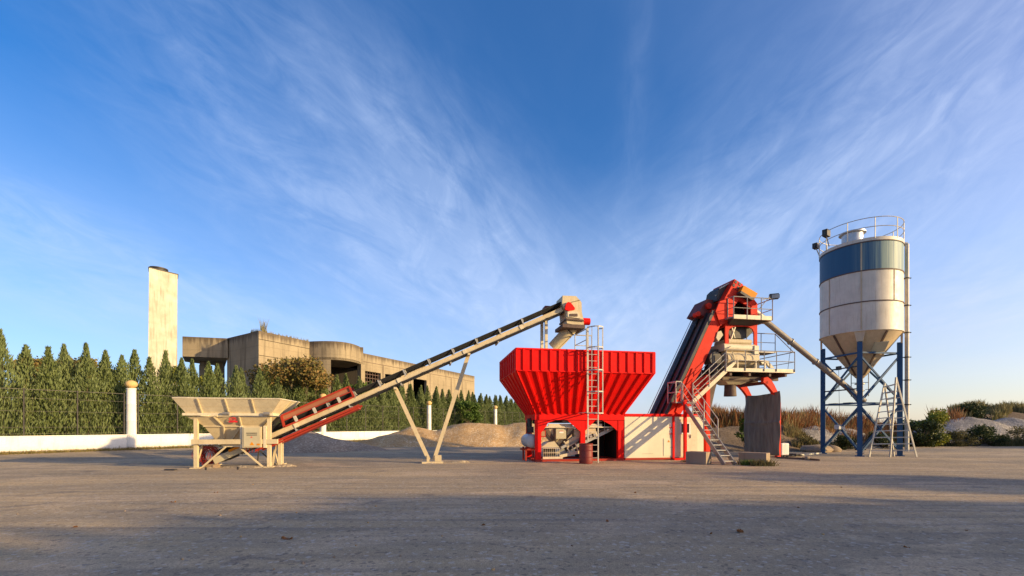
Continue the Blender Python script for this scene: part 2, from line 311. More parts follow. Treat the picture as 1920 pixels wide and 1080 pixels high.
# ------------------------------------------------------------------ building helpers
class MB:
    def __init__(s): s.v = []; s.f = []; s.sm = False
    def add(s, vs, fs):
        o = len(s.v); s.v += [Vector(p) for p in vs]; s.f += [tuple(i + o for i in f) for f in fs]; return s
    def prism(s, pts, vec):
        pts = [Vector(p) for p in pts]; vec = Vector(vec); n = len(pts)
        return s.add(pts + [p + vec for p in pts], [tuple(range(n))[::-1], tuple(range(n, 2 * n))] + [(i, (i + 1) % n, n + (i + 1) % n, n + i) for i in range(n)])
    def box(s, c, sz, rz=0):
        c = Vector(c); m = Matrix.Rotation(rz, 3, 'Z'); x, y, z = [a / 2 for a in sz]
        return s.prism([c + m @ Vector(p) for p in ((-x, -y, -z), (x, -y, -z), (x, y, -z), (-x, y, -z))], (0, 0, 2 * z))
    def bar(s, a, b, w_, h, up=(0, 0, 1)):
        a, b = Vector(a), Vector(b); d = (b - a).normalized(); up = Vector(up)
        if abs(d.dot(up)) > .98: up = Vector((-SN, CS, 0))
        x = d.cross(up).normalized() * w_ / 2; y = x.cross(d).normalized() * h / 2
        return s.prism([a - x - y, a + x - y, a + x + y, a - x + y], b - a)
    def tube(s, a, b, r, n=8, r2=None):
        a, b = Vector(a), Vector(b); r2 = r if r2 is None else r2; d = (b - a).normalized()
        u = d.orthogonal().normalized(); v = d.cross(u)
        ring = lambda c, q: [c + (u * math.cos(2 * math.pi * i / n) + v * math.sin(2 * math.pi * i / n)) * q for i in range(n)]
        return s.add(ring(a, r) + ring(b, r2), [(i, (i + 1) % n, n + (i + 1) % n, n + i) for i in range(n)] + [tuple(range(n))[::-1], tuple(range(n, 2 * n))])
    def path(s, pts, r, n=6):
        for a, b in zip(pts, pts[1:]): s.tube(a, b, r, n)
        return s
    def lathe(s, c, prof, n=32, axis='Z', a0=0, a1=2 * math.pi):
        c = Vector(c); full = abs(a1 - a0 - 2 * math.pi) < 1e-6; k = n if full else n + 1; vs = []
        for r, z in prof:
            for i in range(k):
                a = a0 + (a1 - a0) * i / n; p = Vector((r * math.cos(a), r * math.sin(a), z))
                if axis == 'X': p = CS * Vector((0, 0, 0)) + U * p.z + V * p.x + Vector((0, 0, 1)) * p.y
                if axis == 'Y': p = V * p.z + U * p.x + Vector((0, 0, 1)) * p.y
                vs.append(c + p)
        fs = []
        for j in range(len(prof) - 1):
            for i in range(n):
                i2 = (i + 1) % k if full else i + 1
                fs.append((j * k + i, j * k + i2, (j + 1) * k + i2, (j + 1) * k + i))
        if full:
            if prof[0][0] > 1e-4: fs.append(tuple(range(k))[::-1])
            if prof[-1][0] > 1e-4: fs.append(tuple(range((len(prof) - 1) * k, len(prof) * k)))
        s.sm = True
        return s.add(vs, fs)
    def plate(s, outer, holes, vec):
        loops = [[Vector(p) for p in outer]] + [[Vector(p) for p in h] for h in holes]
        tris = tessellate_polygon(loops); flat = [p for l in loops for p in l]; n = len(flat); vec = Vector(vec)
        fs = [tuple(t) for t in tris] + [tuple(i + n for i in t[::-1]) for t in tris]; o = 0
        for l in loops:
            k = len(l); fs += [(o + i, o + (i + 1) % k, n + o + (i + 1) % k, n + o + i) for i in range(k)]; o += k
        return s.add(flat + [p + vec for p in flat], fs)
    def build(s, name, mat, parent=None, origin=None, norm=True):
        me = bpy.data.meshes.new(name)
        base = Vector(origin) if origin is not None else (Vector(parent['_b']) if parent is not None and '_b' in parent else Vector())
        me.from_pydata([tuple(p - base) for p in s.v], [], s.f)
        if norm:
            bm = bmesh.new(); bm.from_mesh(me); bmesh.ops.recalc_face_normals(bm, faces=bm.faces[:]); bm.to_mesh(me); bm.free()
        if s.sm:
            me.polygons.foreach_set('use_smooth', [True] * len(me.polygons)); me.set_sharp_from_angle(angle=R(35))
        me.materials.append(MATS[mat] if isinstance(mat, str) else mat); me.update()
        o = bpy.data.objects.new(name, me); COL.objects.link(o)
        if parent is not None: o.parent = parent; o['_b'] = list(base)
        else: o.location = base; o['_b'] = list(base)
        return o
def tag(o, label=None, cat=None, group=None, kind=None):
    if label: o['label'] = label
    if cat: o['category'] = cat
    if group: o['group'] = group
    if kind: o['kind'] = kind
    return o
def thing(name, loc, label, cat, group=None):
    o = bpy.data.objects.new(name, None); COL.objects.link(o); o.location = loc; o['_b'] = list(loc); o.empty_display_size = .2
    return tag(o, label, cat, group)
def copy_tree(o, parent=None):
    c = o.copy(); COL.objects.link(c); c.parent = parent
    for ch in [x for x in o.children]: copy_tree(ch, c)
    return c
def G(px, py):                         # point of the flat ground seen at a pixel of the photo
    d = EYE * F / (py - HY); return Vector(((px - CX) / F * d, d, 0))
def D(px, py, d): return Vector(((px - CX) / F * d, d, EYE + (HY - py) / F * d))
# plant frame: everything of the batching plant is lined up on one axis, 10.5 degrees off the picture plane
ANG = R(10.5); CS, SN = math.cos(ANG), math.sin(ANG)
U = Vector((CS, SN, 0)); V = Vector((-SN, CS, 0)); O0 = Vector((1.1, 21, 0)); UP = Vector((0, 0, 1))
def M(s, v, z): return O0 + U * s + V * v + UP * z
def A(px, py, v):                      # on the plant's vertical plane at offset v
    d = Vector(((px - CX) / F, 1, (HY - py) / F)); c = Vector((0, 0, EYE)); t = (v - (c - O0).dot(V)) / d.dot(V); return c + d * t
def B(px, py, s):                      # on the cross plane at station s
    d = Vector(((px - CX) / F, 1, (HY - py) / F)); c = Vector((0, 0, EYE)); t = (s - (c - O0).dot(U)) / d.dot(U); return c + d * t
def S(px, v): return (A(px, 700, v) - O0).dot(U)
def Zh(px, py, v): return A(px, py, v).z
def mbox(mb, s0, s1, v0, v1, z0, z1): return mb.prism([M(s0, v0, z0), M(s1, v0, z0), M(s1, v1, z0), M(s0, v1, z0)], (0, 0, z1 - z0))
def railing(mb, pts, h=1.0, r=.022, mids=(.5,)):
    for p in pts: mb.tube(p, p + UP * h, r, 6)
    for a, b in zip(pts, pts[1:]):
        mb.tube(a + UP * h, b + UP * h, r * 1.05, 6)
        for m_ in mids: mb.tube(a + UP * h * m_, b + UP * h * m_, r * .8, 6)

# ------------------------------------------------------------------ ground
def ground():
    mb = MB(); xs = [-1500, -300, -80] + [-60 + 6 * i for i in range(24)] + [100, 300, 1500]
    ys = [-600, -100, -40, -20, -5] + [1.5 * i for i in range(0, 30)] + [60, 100, 300, 2500]
    for y in ys:
        for x in xs:
            z = 0
            mb.v.append(Vector((x, y, z)))
    k = len(xs)
    mb.f = [(j * k + i, j * k + i + 1, (j + 1) * k + i + 1, (j + 1) * k + i) for j in range(len(ys) - 1) for i in range(k - 1)]
    tag(mb.build('ground', 'yard_ground', norm=False), kind='structure')
ground()
def smooth(t): t = max(0, min(1, t)); return t * t * (3 - 2 * t)
def foot(x, y): return 28.3 + 7.5 * smooth((x / max(y, 1) - .62) / .3)
def hillh(x, y):
    f = foot(x, y); d = y - f; r = x / max(y, 1)
    if d < 0: return -.3
    n = noise.fractal(Vector((x * .22, y * .22, 3)), 1.0, 2.0, 5) * .38 + noise.fractal(Vector((x * .9, y * .9, 9)), 1.0, 2.0, 4) * .12
    left = 1 - smooth((r - .60) / .08)
    h = left * (1.75 * smooth(d / 5)) + (1 - left) * (1.35 * smooth(d / 11) + .5 * smooth((d - 8) / 10) + 1.5 * smooth((r - .86) / .15) * smooth((d - 6) / 14))
    return h + n * smooth(d / 4) - .05 - .6 * (1 - smooth(d / 1.2))
def hill():
    mb = MB(); nx, ny = 190, 90
    for j in range(ny + 1):
        for i in range(nx + 1):
            x = 9 + i * .6; y = 27.5 + j * .6 if j < 60 else 63.5 + (j - 60) * 3
            if x / y < .36: z = -.3
            else: z = hillh(x, y)
            mb.v.append(Vector((x, y, z)))
    k = nx + 1
    mb.f = [(j * k + i, j * k + i + 1, (j + 1) * k + i + 1, (j + 1) * k + i) for j in range(ny) for i in range(nx)]
    mb.sm = True
    tag(mb.build('hill', 'soil', norm=False), kind='structure')
hill()

# ------------------------------------------------------------------ boundary wall, pillars, fence
WP = Vector((-27.2, 32, 0)); WD = Vector((.5238, .8518, 0)); WN = Vector((-.8518, .5238, 0))
def Wp(t, n=0, z=0): return WP + WD * t + WN * n + UP * z
mb = MB(); mb.prism([Wp(-18, -.12), Wp(66, -.12), Wp(66, .12), Wp(-18, .12)], (0, 0, 1.02))
wl_ = thing('boundary_wall', Wp(0), 'long low white rendered wall along the back of the yard', 'wall'); mb.build('wall', 'wall_white', wl_)
mb = MB(); mb.prism([Wp(-18, -.15, 1.02), Wp(66, -.15, 1.02), Wp(66, .15, 1.02), Wp(-18, .15, 1.02)], (0, 0, .05)); mb.build('coping', 'wall_white', wl_)
pl = ['white round pillar with sandy ball cap, left of the cream loading hopper', 'white pillar whose ball cap peeps over the red conveyor hood',
      'white ball-capped pillar behind the V-shaped conveyor support', 'white ball-capped pillar just left of the red bin, above the tan gravel']
def pillar(t, lab):
    p = Wp(t); r = thing('pillar', p, lab, 'pillar', 'ball-capped pillars along the white wall')
    mb = MB(); mb.lathe(p, [(.32, 0), (.32, 1.08), (.295, 1.1), (.29, 2.0), (.30, 2.03), (.29, 2.06), (.285, 3.2), (.295, 3.23), (.28, 3.26), (.275, 4.28), (.30, 4.3), (.30, 4.36)], 20); mb.build('column', 'wall_white', r)
    mb = MB(); mb.lathe(p + UP * 4.36, [(.12, 0)] + [(.37 * math.sin(a), .29 - .29 * math.cos(a)) for a in [R(x) for x in range(20, 181, 16)]], 20); mb.build('ball', 'ball_stone', r)
TP = [0, 15.5, 31.2, 46.8]
for t_, l_ in zip(TP, pl): pillar(t_, l_)
fl = ['dark green wire fence at the far left on top of the white wall', 'wire fence between the first ball pillar and the conveyor hood', 'wire fence under the rising conveyor behind its gravel heaps', 'wire fence running on past the tan gravel heap', 'wire fence seen left of the red bin at the far end']
for (a, b), l_ in zip([(-17.5, -.4), (.4, 15.1), (15.9, 30.8), (31.6, 46.4), (47.2, 64)], fl):
    r = thing('wire_fence', Wp(a), l_, 'fence', 'wire fence panels between the pillars')
    n = max(2, round((b - a) / 2.5))
    for i in range(n + 1):
        t = a + (b - a) * i / n; MB().tube(Wp(t, 0, 1.05), Wp(t, 0, 4.0), .04, 6).build('post', 'steel_dark', r)
    mb = MB()
    for z in (1.2, 1.6, 2.6, 3.4, 3.95): mb.bar(Wp(a, .02, z), Wp(b, .02, z), .016, .03 if z > 3.9 else .016)
    k = int((b - a) / .3)
    for i in range(k): t = a + (b - a) * i / k; mb.bar(Wp(t, .02, 1.1), Wp(t, .02, 3.97), .006, .006)
    mb.build('wire_mesh', 'steel_dark', r)

# ------------------------------------------------------------------ foliage
def conifer_mesh(seed, H=7.6, w_=1.05, n=8500):
    rnd = random.Random(seed); mb = MB(); tips = []
    ph = [rnd.uniform(0, 6.28) for _ in range(6)]
    lean = (rnd.uniform(-.15, .15), rnd.uniform(-.15, .15))
    subs = [(0, 0, 1.0, H)] + [(rnd.uniform(-.55, .55), rnd.uniform(-.5, .5), rnd.uniform(.4, .6), H * rnd.uniform(.68, .88)) for _ in range(3)]
    for i in range(n):
        sx, sy, sw, sh = subs[0] if rnd.random() < .6 else rnd.choice(subs[1:])
        z = sh * rnd.random() ** 1.15; q = z / sh
        prof = min(1.0, (1 - q) * 2.0) ** 1.1 * (0.86 + .14 * math.sin(z * 4 + ph[0])) + .015
        if z < 1.0: prof *= .75 + .25 * z
        a = rnd.uniform(0, 6.283); lump = 1 + .22 * math.sin(3 * a + ph[1] + z * 1.7) + .16 * math.sin(7 * a + ph[2] - z * 2.9)
        rr = w_ * sw * prof * lump * (rnd.random() ** .45)
        x = sx * (1 - q) + rr * math.cos(a) + lean[0] * q; y = sy * (1 - q) + rr * math.sin(a) + lean[1] * q
        out = Vector((math.cos(a), math.sin(a), 0)); ln = rnd.uniform(.16, .42) * (1.15 - .4 * q)
        d = (out * rnd.uniform(.1, .5) + UP * rnd.uniform(.9, 1.4) + Vector((rnd.uniform(-.25, .25), rnd.uniform(-.25, .25), 0))).normalized()
        sd_ = d.cross(Vector((rnd.uniform(-1, 1), rnd.uniform(-1, 1), rnd.uniform(-.4, .4)))).normalized() * rnd.uniform(.02, .042)
        p = Vector((x, y, z))
        mb.add([p, p + d * ln * .45 + sd_, p + d * ln, p + d * ln * .5 - sd_], [(0, 1, 2, 3)])
    return mb
def conifer_proto(seed, H, w_, label):
    r = thing('conifer_tree', (0, 0, 0), label, 'conifer', 'conifer hedge behind the white wall')
    conifer_mesh(seed, H, w_).build('crown', 'conifer', r, norm=False)
    MB().tube((0, 0, 0), (0, 0, H * .8), .11, 7, .03).build('trunk', 'bark', r)
    return r
tlabels = ['columnar green conifer in the hedge left of the slab tower', 'columnar green conifer in front of the slab tower and concrete ruin',
           'columnar green conifer of the hedge seen behind the rising conveyor', 'small distant conifer at the hedge end next to the red bin']
protos = []; rnd = random.Random(5)
t = -17.0; k = 0
peaks = {}
while t < 66:
    # a tree every 1.1 to 1.6 m, in two staggered ranks
    n_ = 1.5 + (.7 if k % 2 else 0); p = Wp(t, n_)
    pxx = CX + F * p.x / p.y
    if k < 9: pr = conifer_proto(11 + k, 7.4, 1.1 + .06 * ((k * 4) % 7), tlabels[0]); protos.append(pr); o = pr
    else: o = copy_tree(protos[(k * 5 + k // 6) % 9])
    hs_ = (1.0 - .07 * smooth((t + 5) / 50)) * rnd.uniform(.90, 1.02)
    o.location = p; o.rotation_euler.z = rnd.uniform(0, 6.28); o.scale = (rnd.uniform(.82, 1.15), rnd.uniform(.82, 1.15), hs_); o.rotation_euler.x = rnd.uniform(-.035, .035)
    o['label'] = tlabels[0 if pxx < 275 else 1 if pxx < 560 else 2 if pxx < 905 else 3]
    t += rnd.uniform(.8, 1.1) * (1 if t < 12 else .85); k += 1

def clump_leaves(mb, rnd, c, rad, n, ls, flat=.3, shell=.5):
    for _ in range(n):
        d = Vector((rnd.gauss(0, 1), rnd.gauss(0, 1), rnd.gauss(0, 1))).normalized(); q = rnd.random() ** shell
        p = c + Vector((d.x * rad[0], d.y * rad[1], d.z * rad[2])) * q
        a = Vector((rnd.uniform(-1, 1), rnd.uniform(-1, 1), rnd.uniform(-flat, 1))).normalized(); b = a.orthogonal().normalized()
        b = (b * math.cos(rnd.uniform(0, 6.28)) + a.cross(b) * math.sin(rnd.uniform(0, 6.28))).normalized()
        l = ls * rnd.uniform(.6, 1.3); b2 = a.cross(b).normalized() * l * .35 if abs(a.dot(b)) < .9 else a.orthogonal().normalized() * l * .35
        mb.add([p, p + b * l * .5 + b2, p + b * l, p + b * l * .5 - b2], [(0, 1, 2, 3)])
def broadleaf(name, base, H, W, mat, label, cat='tree', n=5000, ls=.22, seed=1, trunk=True, low=.25, group=None, dens=1.0):
    rnd = random.Random(seed); base = Vector(base); r = thing(name, base, label, cat, group)
    mb = MB(); tr = MB(); clumps = []
    m_ = 16
    for i in range(m_):
        a = rnd.uniform(0, 6.28); q = rnd.random() ** .5; z = H * (low + (1 - low) * rnd.random())
        wr = W * .5 * math.sqrt(max(.1, 1 - ((z / H - .5) / .62) ** 2)) * q * .85
        clumps.append((base + Vector((wr * math.cos(a), wr * math.sin(a), min(z, H * .88))), W * rnd.uniform(.13, .22)))
    for c, cr in clumps:
        clump_leaves(mb, rnd, c, (cr, cr, cr * .75), n // m_, ls)
        tr.tube(base + UP * H * .12, c, .035 * W / 3, 5, .012)
    if trunk: tr.tube(base, base + UP * H * .5, .035 * H, 7, .015 * H)
    mb.build('crown' if trunk else 'foliage', mat, r, norm=False)
    tr.build('trunk' if trunk else 'stems', 'bark', r); return r

# trees seen beyond the hedge and in front of the ruin
p = D(565, 798, 46); broadleaf('autumn_tree', (p.x, p.y, 0), 8.4, 8.6, 'leaf_autumn', 'rust and green autumn tree in front of the concrete ruin', n=14000, ls=.27, seed=3, low=.35)
p = D(668, 798, 54); broadleaf('broadleaf_tree', (p.x, p.y, 0), 7.0, 4.6, 'leaf_green', 'small green tree below the barred opening of the ruin', n=5000, ls=.25, seed=4)
p = Wp(38.5, -.9); broadleaf('broadleaf_tree', p, 5.4, 3.9, 'leaf_green', 'bright green broadleaf tree breaking through the hedge right of the conveyor support', n=7000, ls=.24, seed=6, low=.12)
for i, (px, H, W, lab) in enumerate(((55, 7.6, 5.5, 'yellowing tree behind the hedge at the far left'), (96, 7.5, 5, 'yellowing tree behind the hedge, second from the left edge'), (150, 7.6, 5.5, 'yellowing tree behind the hedge left of the ball pillar'), (186, 6.9, 4.5, 'low olive tree behind the hedge beside the slab tower gap'), (345, 7.0, 3.4, 'small yellow-green tree right of the slab tower foot'))):
    p = D(px, 798, 38); broadleaf('yellowing_tree', (p.x, p.y, 0), H, W, 'leaf_autumn' if i < 3 else 'leaf_yellow', lab, n=4000, ls=.25, seed=20 + i)

# ------------------------------------------------------------------ slab tower and concrete ruin
def towerslab():
    r = thing('slab_tower', D(305, 798, 47) - UP * 1.7, 'tall pale rendered slab tower with slanting top behind the hedge', 'tower')
    a, b = D(279.5, 798, 46), D(333, 798, 48.3); a.z = b.z = 0
    nrm = (a.normalized() + Vector((.03, 0, 0))) * 1.7
    za = D(281, 502, 46).z; zb = D(333, 515, 48.3).z
    tp = .25 * (b - a).normalized()
    mb = MB(); mb.add([a - tp * .6, b + tp * -.9, b + nrm, a + nrm, a + UP * za, b + UP * zb, b + nrm + UP * zb, a + nrm + UP * za], [(0, 1, 5, 4), (1, 2, 6, 5), (2, 3, 7, 6), (3, 0, 4, 7), (4, 5, 6, 7), (0, 3, 2, 1)])
    mb.build('shaft', 'render_cream', r)
    mb = MB(); e = (b - a).normalized() * .08; mb.prism([a + UP * (za + .01) - e - nrm * .05, b + UP * (zb + .01) + e - nrm * .05, b + nrm * 1.05 + UP * (zb + .01) + e, a + nrm * 1.05 + UP * (za + .01) - e], (0, 0, .06)); mb.build('parapet_cap', 'steel_dark', r)
    c = a.lerp(b, .32) + nrm * .5 + UP * (za - .2); mb = MB(); mb.lathe(c, [(.75, 0), (.75, .45), (.82, .47), (.82, .6), (.0, .62)], 20); mb.build('vent_cap', 'steel_dark', r)
towerslab()
def ruin():
    HT = 12.3
    def Dp(px, d): p = D(px, 798, d); return Vector((p.x, p.y, 0))
    r = thing('concrete_building', Dp(485, 50), 'unfinished raw concrete building with curved drum and dark openings', 'building')
    # a vertical wall strip between two points, thickness away from the camera
    def wall(a, b, z0, z1, th=.35):
        n = Vector((-(b - a).y, (b - a).x, 0)).normalized()
        if n.y < 0 and abs(n.y) > .2: n = -n
        if abs(n.y) <= .2 and n.x > 0: n = -n
        mb = MB(); mb.prism([a + UP * z0, b + UP * z0, b + n * th + UP * z0, a + n * th + UP * z0], (0, 0, z1 - z0)); return mb
    A0, A1 = Dp(342, 52.7), Dp(424, 54.5); C = Dp(485, 50); E = Dp(580, 56.4)
    # cantilevered block on the left: box with a dark soffit on recessed columns
    dn = Vector((-.55, .83, 0)) * 9
    mb = MB(); A1c = Dp(427, 53.9); mb.prism([A0 + UP * 9.85, A1c + UP * 9.85, A1 + dn + UP * 9.85, A0 + dn * .6 + UP * 9.85], (0, 0, HT - .1 - 9.85)); mb.build('cantilever_block', 'raw_concrete', r)
    for px, d, wd in ((384, 57, .9), (412, 58, .9)):
        q = Dp(px, d); mb = MB(); mb.box(q + UP * 4.92, (wd, .9, 9.84), R(20)); mb.build('column', 'raw_concrete', r)
    q0, q1 = Dp(374, 60), Dp(398, 61); mb = wall(q0, q1, 0, 9.84); mb.build('wall', 'raw_concrete', r)
    # main block with its near corner
    back = Vector((-16, 14, 0))
    inn = A1.lerp(C, .03)
    mb = MB(); mb.prism([inn, C, E, E + back * .6, A1 + Vector((-1.5, 12, 0))], (0, 0, HT)); mb.build('main_block', 'raw_concrete', r)
    for za in (9.55, 11.35):
        mb = MB(); e = (E - C).normalized(); n = Vector((e.y, -e.x, 0)) * .02; mb.prism([C + n, E + n, E, C], (0, 0, .05));
        for i in range(len(mb.v)): mb.v[i] = mb.v[i] + UP * za
        mb.build('formwork_seam', 'dark_interior', r)
    # drum: arc from E to the long wall
    P0 = E; P1 = Dp(676, 60.5); Lw0 = Dp(676, 65); Lw1 = Dp(888, 95.7)
    mid = (P0 + P1) / 2; ch = P1 - P0; nn = Vector((ch.y, -ch.x, 0)).normalized(); arc = []
    for i in range(17):
        q = i / 16; arc.append(P0 + ch * q + nn * 2.3 * math.sin(math.pi * q) ** .9)
    def pxof(p): return CX + F * p.x / p.y
    mb = MB(); bk = -nn * .4
    for a, b in zip(arc, arc[1:]):
        m_ = pxof((a + b) / 2); zb = 10.0 if m_ > 624 else 0
        mb.prism([a + UP * zb, b + UP * zb, b + bk + UP * zb, a + bk + UP * zb], (0, 0, HT - zb))
    mb.build('curved_drum', 'raw_concrete', r)
    mb = MB(); mb.prism([arc[9], P1, P1 - nn * .4 + Vector((0, .4, 0)), arc[9] + Vector((0, .4, 0))], (0, 0, .3))
    mb = MB(); mb.box(P1 + Vector((.0, .3, 5)), (.7, .7, 10.0), R(60)); mb.build('column', 'raw_concrete', r)
    bw = -nn * 6
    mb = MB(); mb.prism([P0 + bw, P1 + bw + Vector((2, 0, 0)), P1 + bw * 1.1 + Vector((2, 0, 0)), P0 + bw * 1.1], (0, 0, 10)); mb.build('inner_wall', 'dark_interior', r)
    mb = MB(); mb.prism([q + UP * 9.98 for q in arc] + [P1 + bw + UP * 9.98, P0 + bw + UP * 9.98], (0, 0, .3)); mb.build('soffit_slab', 'raw_concrete', r)
    # return wall between drum and the long wing, then the long wing with its openings
    wall(P1, Lw0, 9.98, HT).build('return_wall', 'raw_concrete', r)
    e = (Lw1 - Lw0); nrm = Vector((-e.y, e.x, 0)).normalized()
    def Lp(px):  # point of the wing wall seen at column px
        k = (px - CX) / F; t = (k * Lw0.y - Lw0.x) / (e.x - k * e.y); return Lw0 + e * t
    def z_at(px, py): return D(px, py, Lp(px).y).z
    o1, o2, o3, o4 = Lp(678), Lp(714), Lp(775), Lp(800)
    zo1 = z_at(690, 696); zo2 = z_at(786, 711)
    f = lambda a, z: a + UP * z
    outer = [f(Lw0, 0), f(Lw1, 0), f(Lw1, HT), f(Lw0, HT)]
    holes = [[f(o1, .4), f(o2, .4), f(o2, zo1), f(o1, zo1)], [f(o3, .4), f(o4, .4), f(o4, zo2), f(o3, zo2)], [f(Lp(722), .4), f(Lp(752), .4), f(Lp(752), z_at(736, 701)), f(Lp(722), z_at(722, 701))]]
    MB().plate(outer, holes, nrm * .5).build('long_wall', 'raw_concrete', r)
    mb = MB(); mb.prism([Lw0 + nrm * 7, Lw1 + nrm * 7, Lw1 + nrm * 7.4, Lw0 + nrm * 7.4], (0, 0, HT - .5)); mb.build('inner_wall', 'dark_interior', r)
    mb = MB(); mb.prism([f(Lw0, HT - .55) + nrm * .5, f(Lw1, HT - .55) + nrm * .5, f(Lw1, HT - .55) + nrm * 7, f(Lw0, HT - .55) + nrm * 7], (0, 0, .4)); mb.build('roof_slab', 'raw_concrete', r)
    mb = MB(); mb.prism([Lw1, Lw1 + nrm * 7.4, Lw1 + nrm * 7.4 + e.normalized() * .4, Lw1 + e.normalized() * .4], (0, 0, HT)); mb.build('end_wall', 'raw_concrete', r)
    # grid of bars in the first opening
    mb = MB()
    for i in range(7): q = o1.lerp(o2, (i + .5) / 7) + nrm * .3; mb.bar(f(q, .4), f(q, zo1), .1, .1)
    for i in range(9): z = zo1 - .4 - i * .55; mb.bar(f(o1, z) + nrm * .3, f(o2, z) + nrm * .3, .09, .09)
    mb.build('bar_grid', 'brown_plate', r)
    mb = MB(); n2 = -nrm * .03
    for px in (700, 735, 752, 800, 830, 860): q = Lp(px); d = e.normalized() * .06; mb.prism([q + n2, q + d + n2, q + d, q], (0, 0, .01))
    mb = MB()
    for px in (718, 765, 806, 846, 866):
        q = Lp(px); d = e.normalized() * .09; mb.prism([f(q, zo1 * .0 + 1) + n2, f(q + d, 1) + n2, f(q + d, 1), f(q, 1)], (0, 0, HT - 2.3))
    mb.prism([f(Lw0, HT - 1.25) + n2, f(Lw1, HT - 1.25) + n2, f(Lw1, HT - 1.25), f(Lw0, HT - 1.25)], (0, 0, .06))
    mb.build('formwork_seam', 'brown_plate', r)
    # weeds on the parapet
    rr = random.Random(8); mb = MB()
    for a, b, n, h in ((C + Vector((-1.5, .6, 0)), C.lerp(E, .12), 60, .5), (C.lerp(E, .02), C.lerp(E, .09), 46, 1.6), (C.lerp(E, .1), C.lerp(E, .95), 90, .35)):
        for _ in range(n):
            q = a.lerp(b, rr.random()) + Vector((rr.uniform(-.1, .1), .3, HT - .02)); l = h * rr.uniform(.4, 1.2); d = Vector((rr.uniform(-.35, .35), rr.uniform(-.2, .2), 1)); s_ = Vector((.02, .01, 0)) * rr.uniform(.6, 1.6)
            mb.add([q - s_, q + s_, q + d * l], [(0, 1, 2)])
    tag(mb.build('parapet_weeds', 'straw', r, norm=False), kind='stuff')
ruin()

# ------------------------------------------------------------------ gravel heaps
def heap(name, mat, label, blobs, res=.35, seed=0):
    xs = [b[0] - b[2] * 1.6 for b in blobs] + [b[0] + b[2] * 1.6 for b in blobs]; ys = [b[1] - b[3] * 1.6 for b in blobs] + [b[1] + b[3] * 1.6 for b in blobs]
    x0, x1, y0, y1 = min(xs), max(xs), min(ys), max(ys); nx, ny = int((x1 - x0) / res), int((y1 - y0) / res); mb = MB()
    for j in range(ny + 1):
        for i in range(nx + 1):
            x = x0 + i * res; y = y0 + j * res; h = 0
            for bx, by, rx, ry, bh in blobs:
                d = math.hypot((x - bx) / rx, (y - by) / ry); hh = bh * max(0, 1 - d) ; hh = bh * (1 - math.sqrt(d * d + .03) + .17) if d < 1.2 else -9
                h = max(h, hh) + (0.25 * min(h, max(hh, 0)) if hh > 0 else 0)
            n = noise.fractal(Vector((x * .5, y * .5, seed)), 1, 2, 6)
            z = h + (n * .16 if h > .05 else 0) - .06
            mb.v.append(Vector((x, y, z if h > 0 else -.08)))
    k = nx + 1; mb.f = [(j * k + i, j * k + i + 1, (j + 1) * k + i + 1, (j + 1) * k + i) for j in range(ny) for i in range(nx)]; mb.sm = True
    o = mb.build(name, mat, origin=(blobs[0][0], blobs[0][1], 0), norm=False); tag(o, label, 'gravel pile'); return o
heap('gravel_pile', 'gravel_grey', 'grey gravel heap behind the foot of the conveyor, half in shadow', [(-13.9, 30.8, 3.4, 3.0, 1.35), (-16, 30.2, 2.6, 2.4, .9), (-11.0, 31.5, 2.4, 2.2, .45)], seed=2)
heap('gravel_pile', 'gravel_tan', 'long tan gravel heap in the sun between conveyor support and red bin', [(-3.6, 40.5, 5.8, 4.4, 1.95), (-8.6, 39.5, 4.6, 3.8, 1.45), (1.0, 41, 5.0, 4.0, 1.75), (-11.8, 37.8, 3.2, 3.2, .5), (4.2, 41, 4.5, 4, 1.5)], seed=5)

def spill(lab, blobs, seed): return heap('sand_spill', 'sand_fine', lab, blobs, .12, seed)
spill('thin sand drift round the feet of the loading hopper', [(-12.4, 17.9, 1.0, .45, .13), (-10.8, 18.2, 1.2, .5, .13), (-9.6, 18.7, .8, .4, .11)], 3)
spill('thin sand drift under the V-shaped conveyor support', [(-3.6, 20.3, .9, .4, .13), (-2.6, 20.6, .9, .35, .12)], 4)
spill('sand swept against the base of the red bin', [(1.9, 20.9, .9, .35, .12), (4.2, 21.35, .8, .3, .12)], 6)
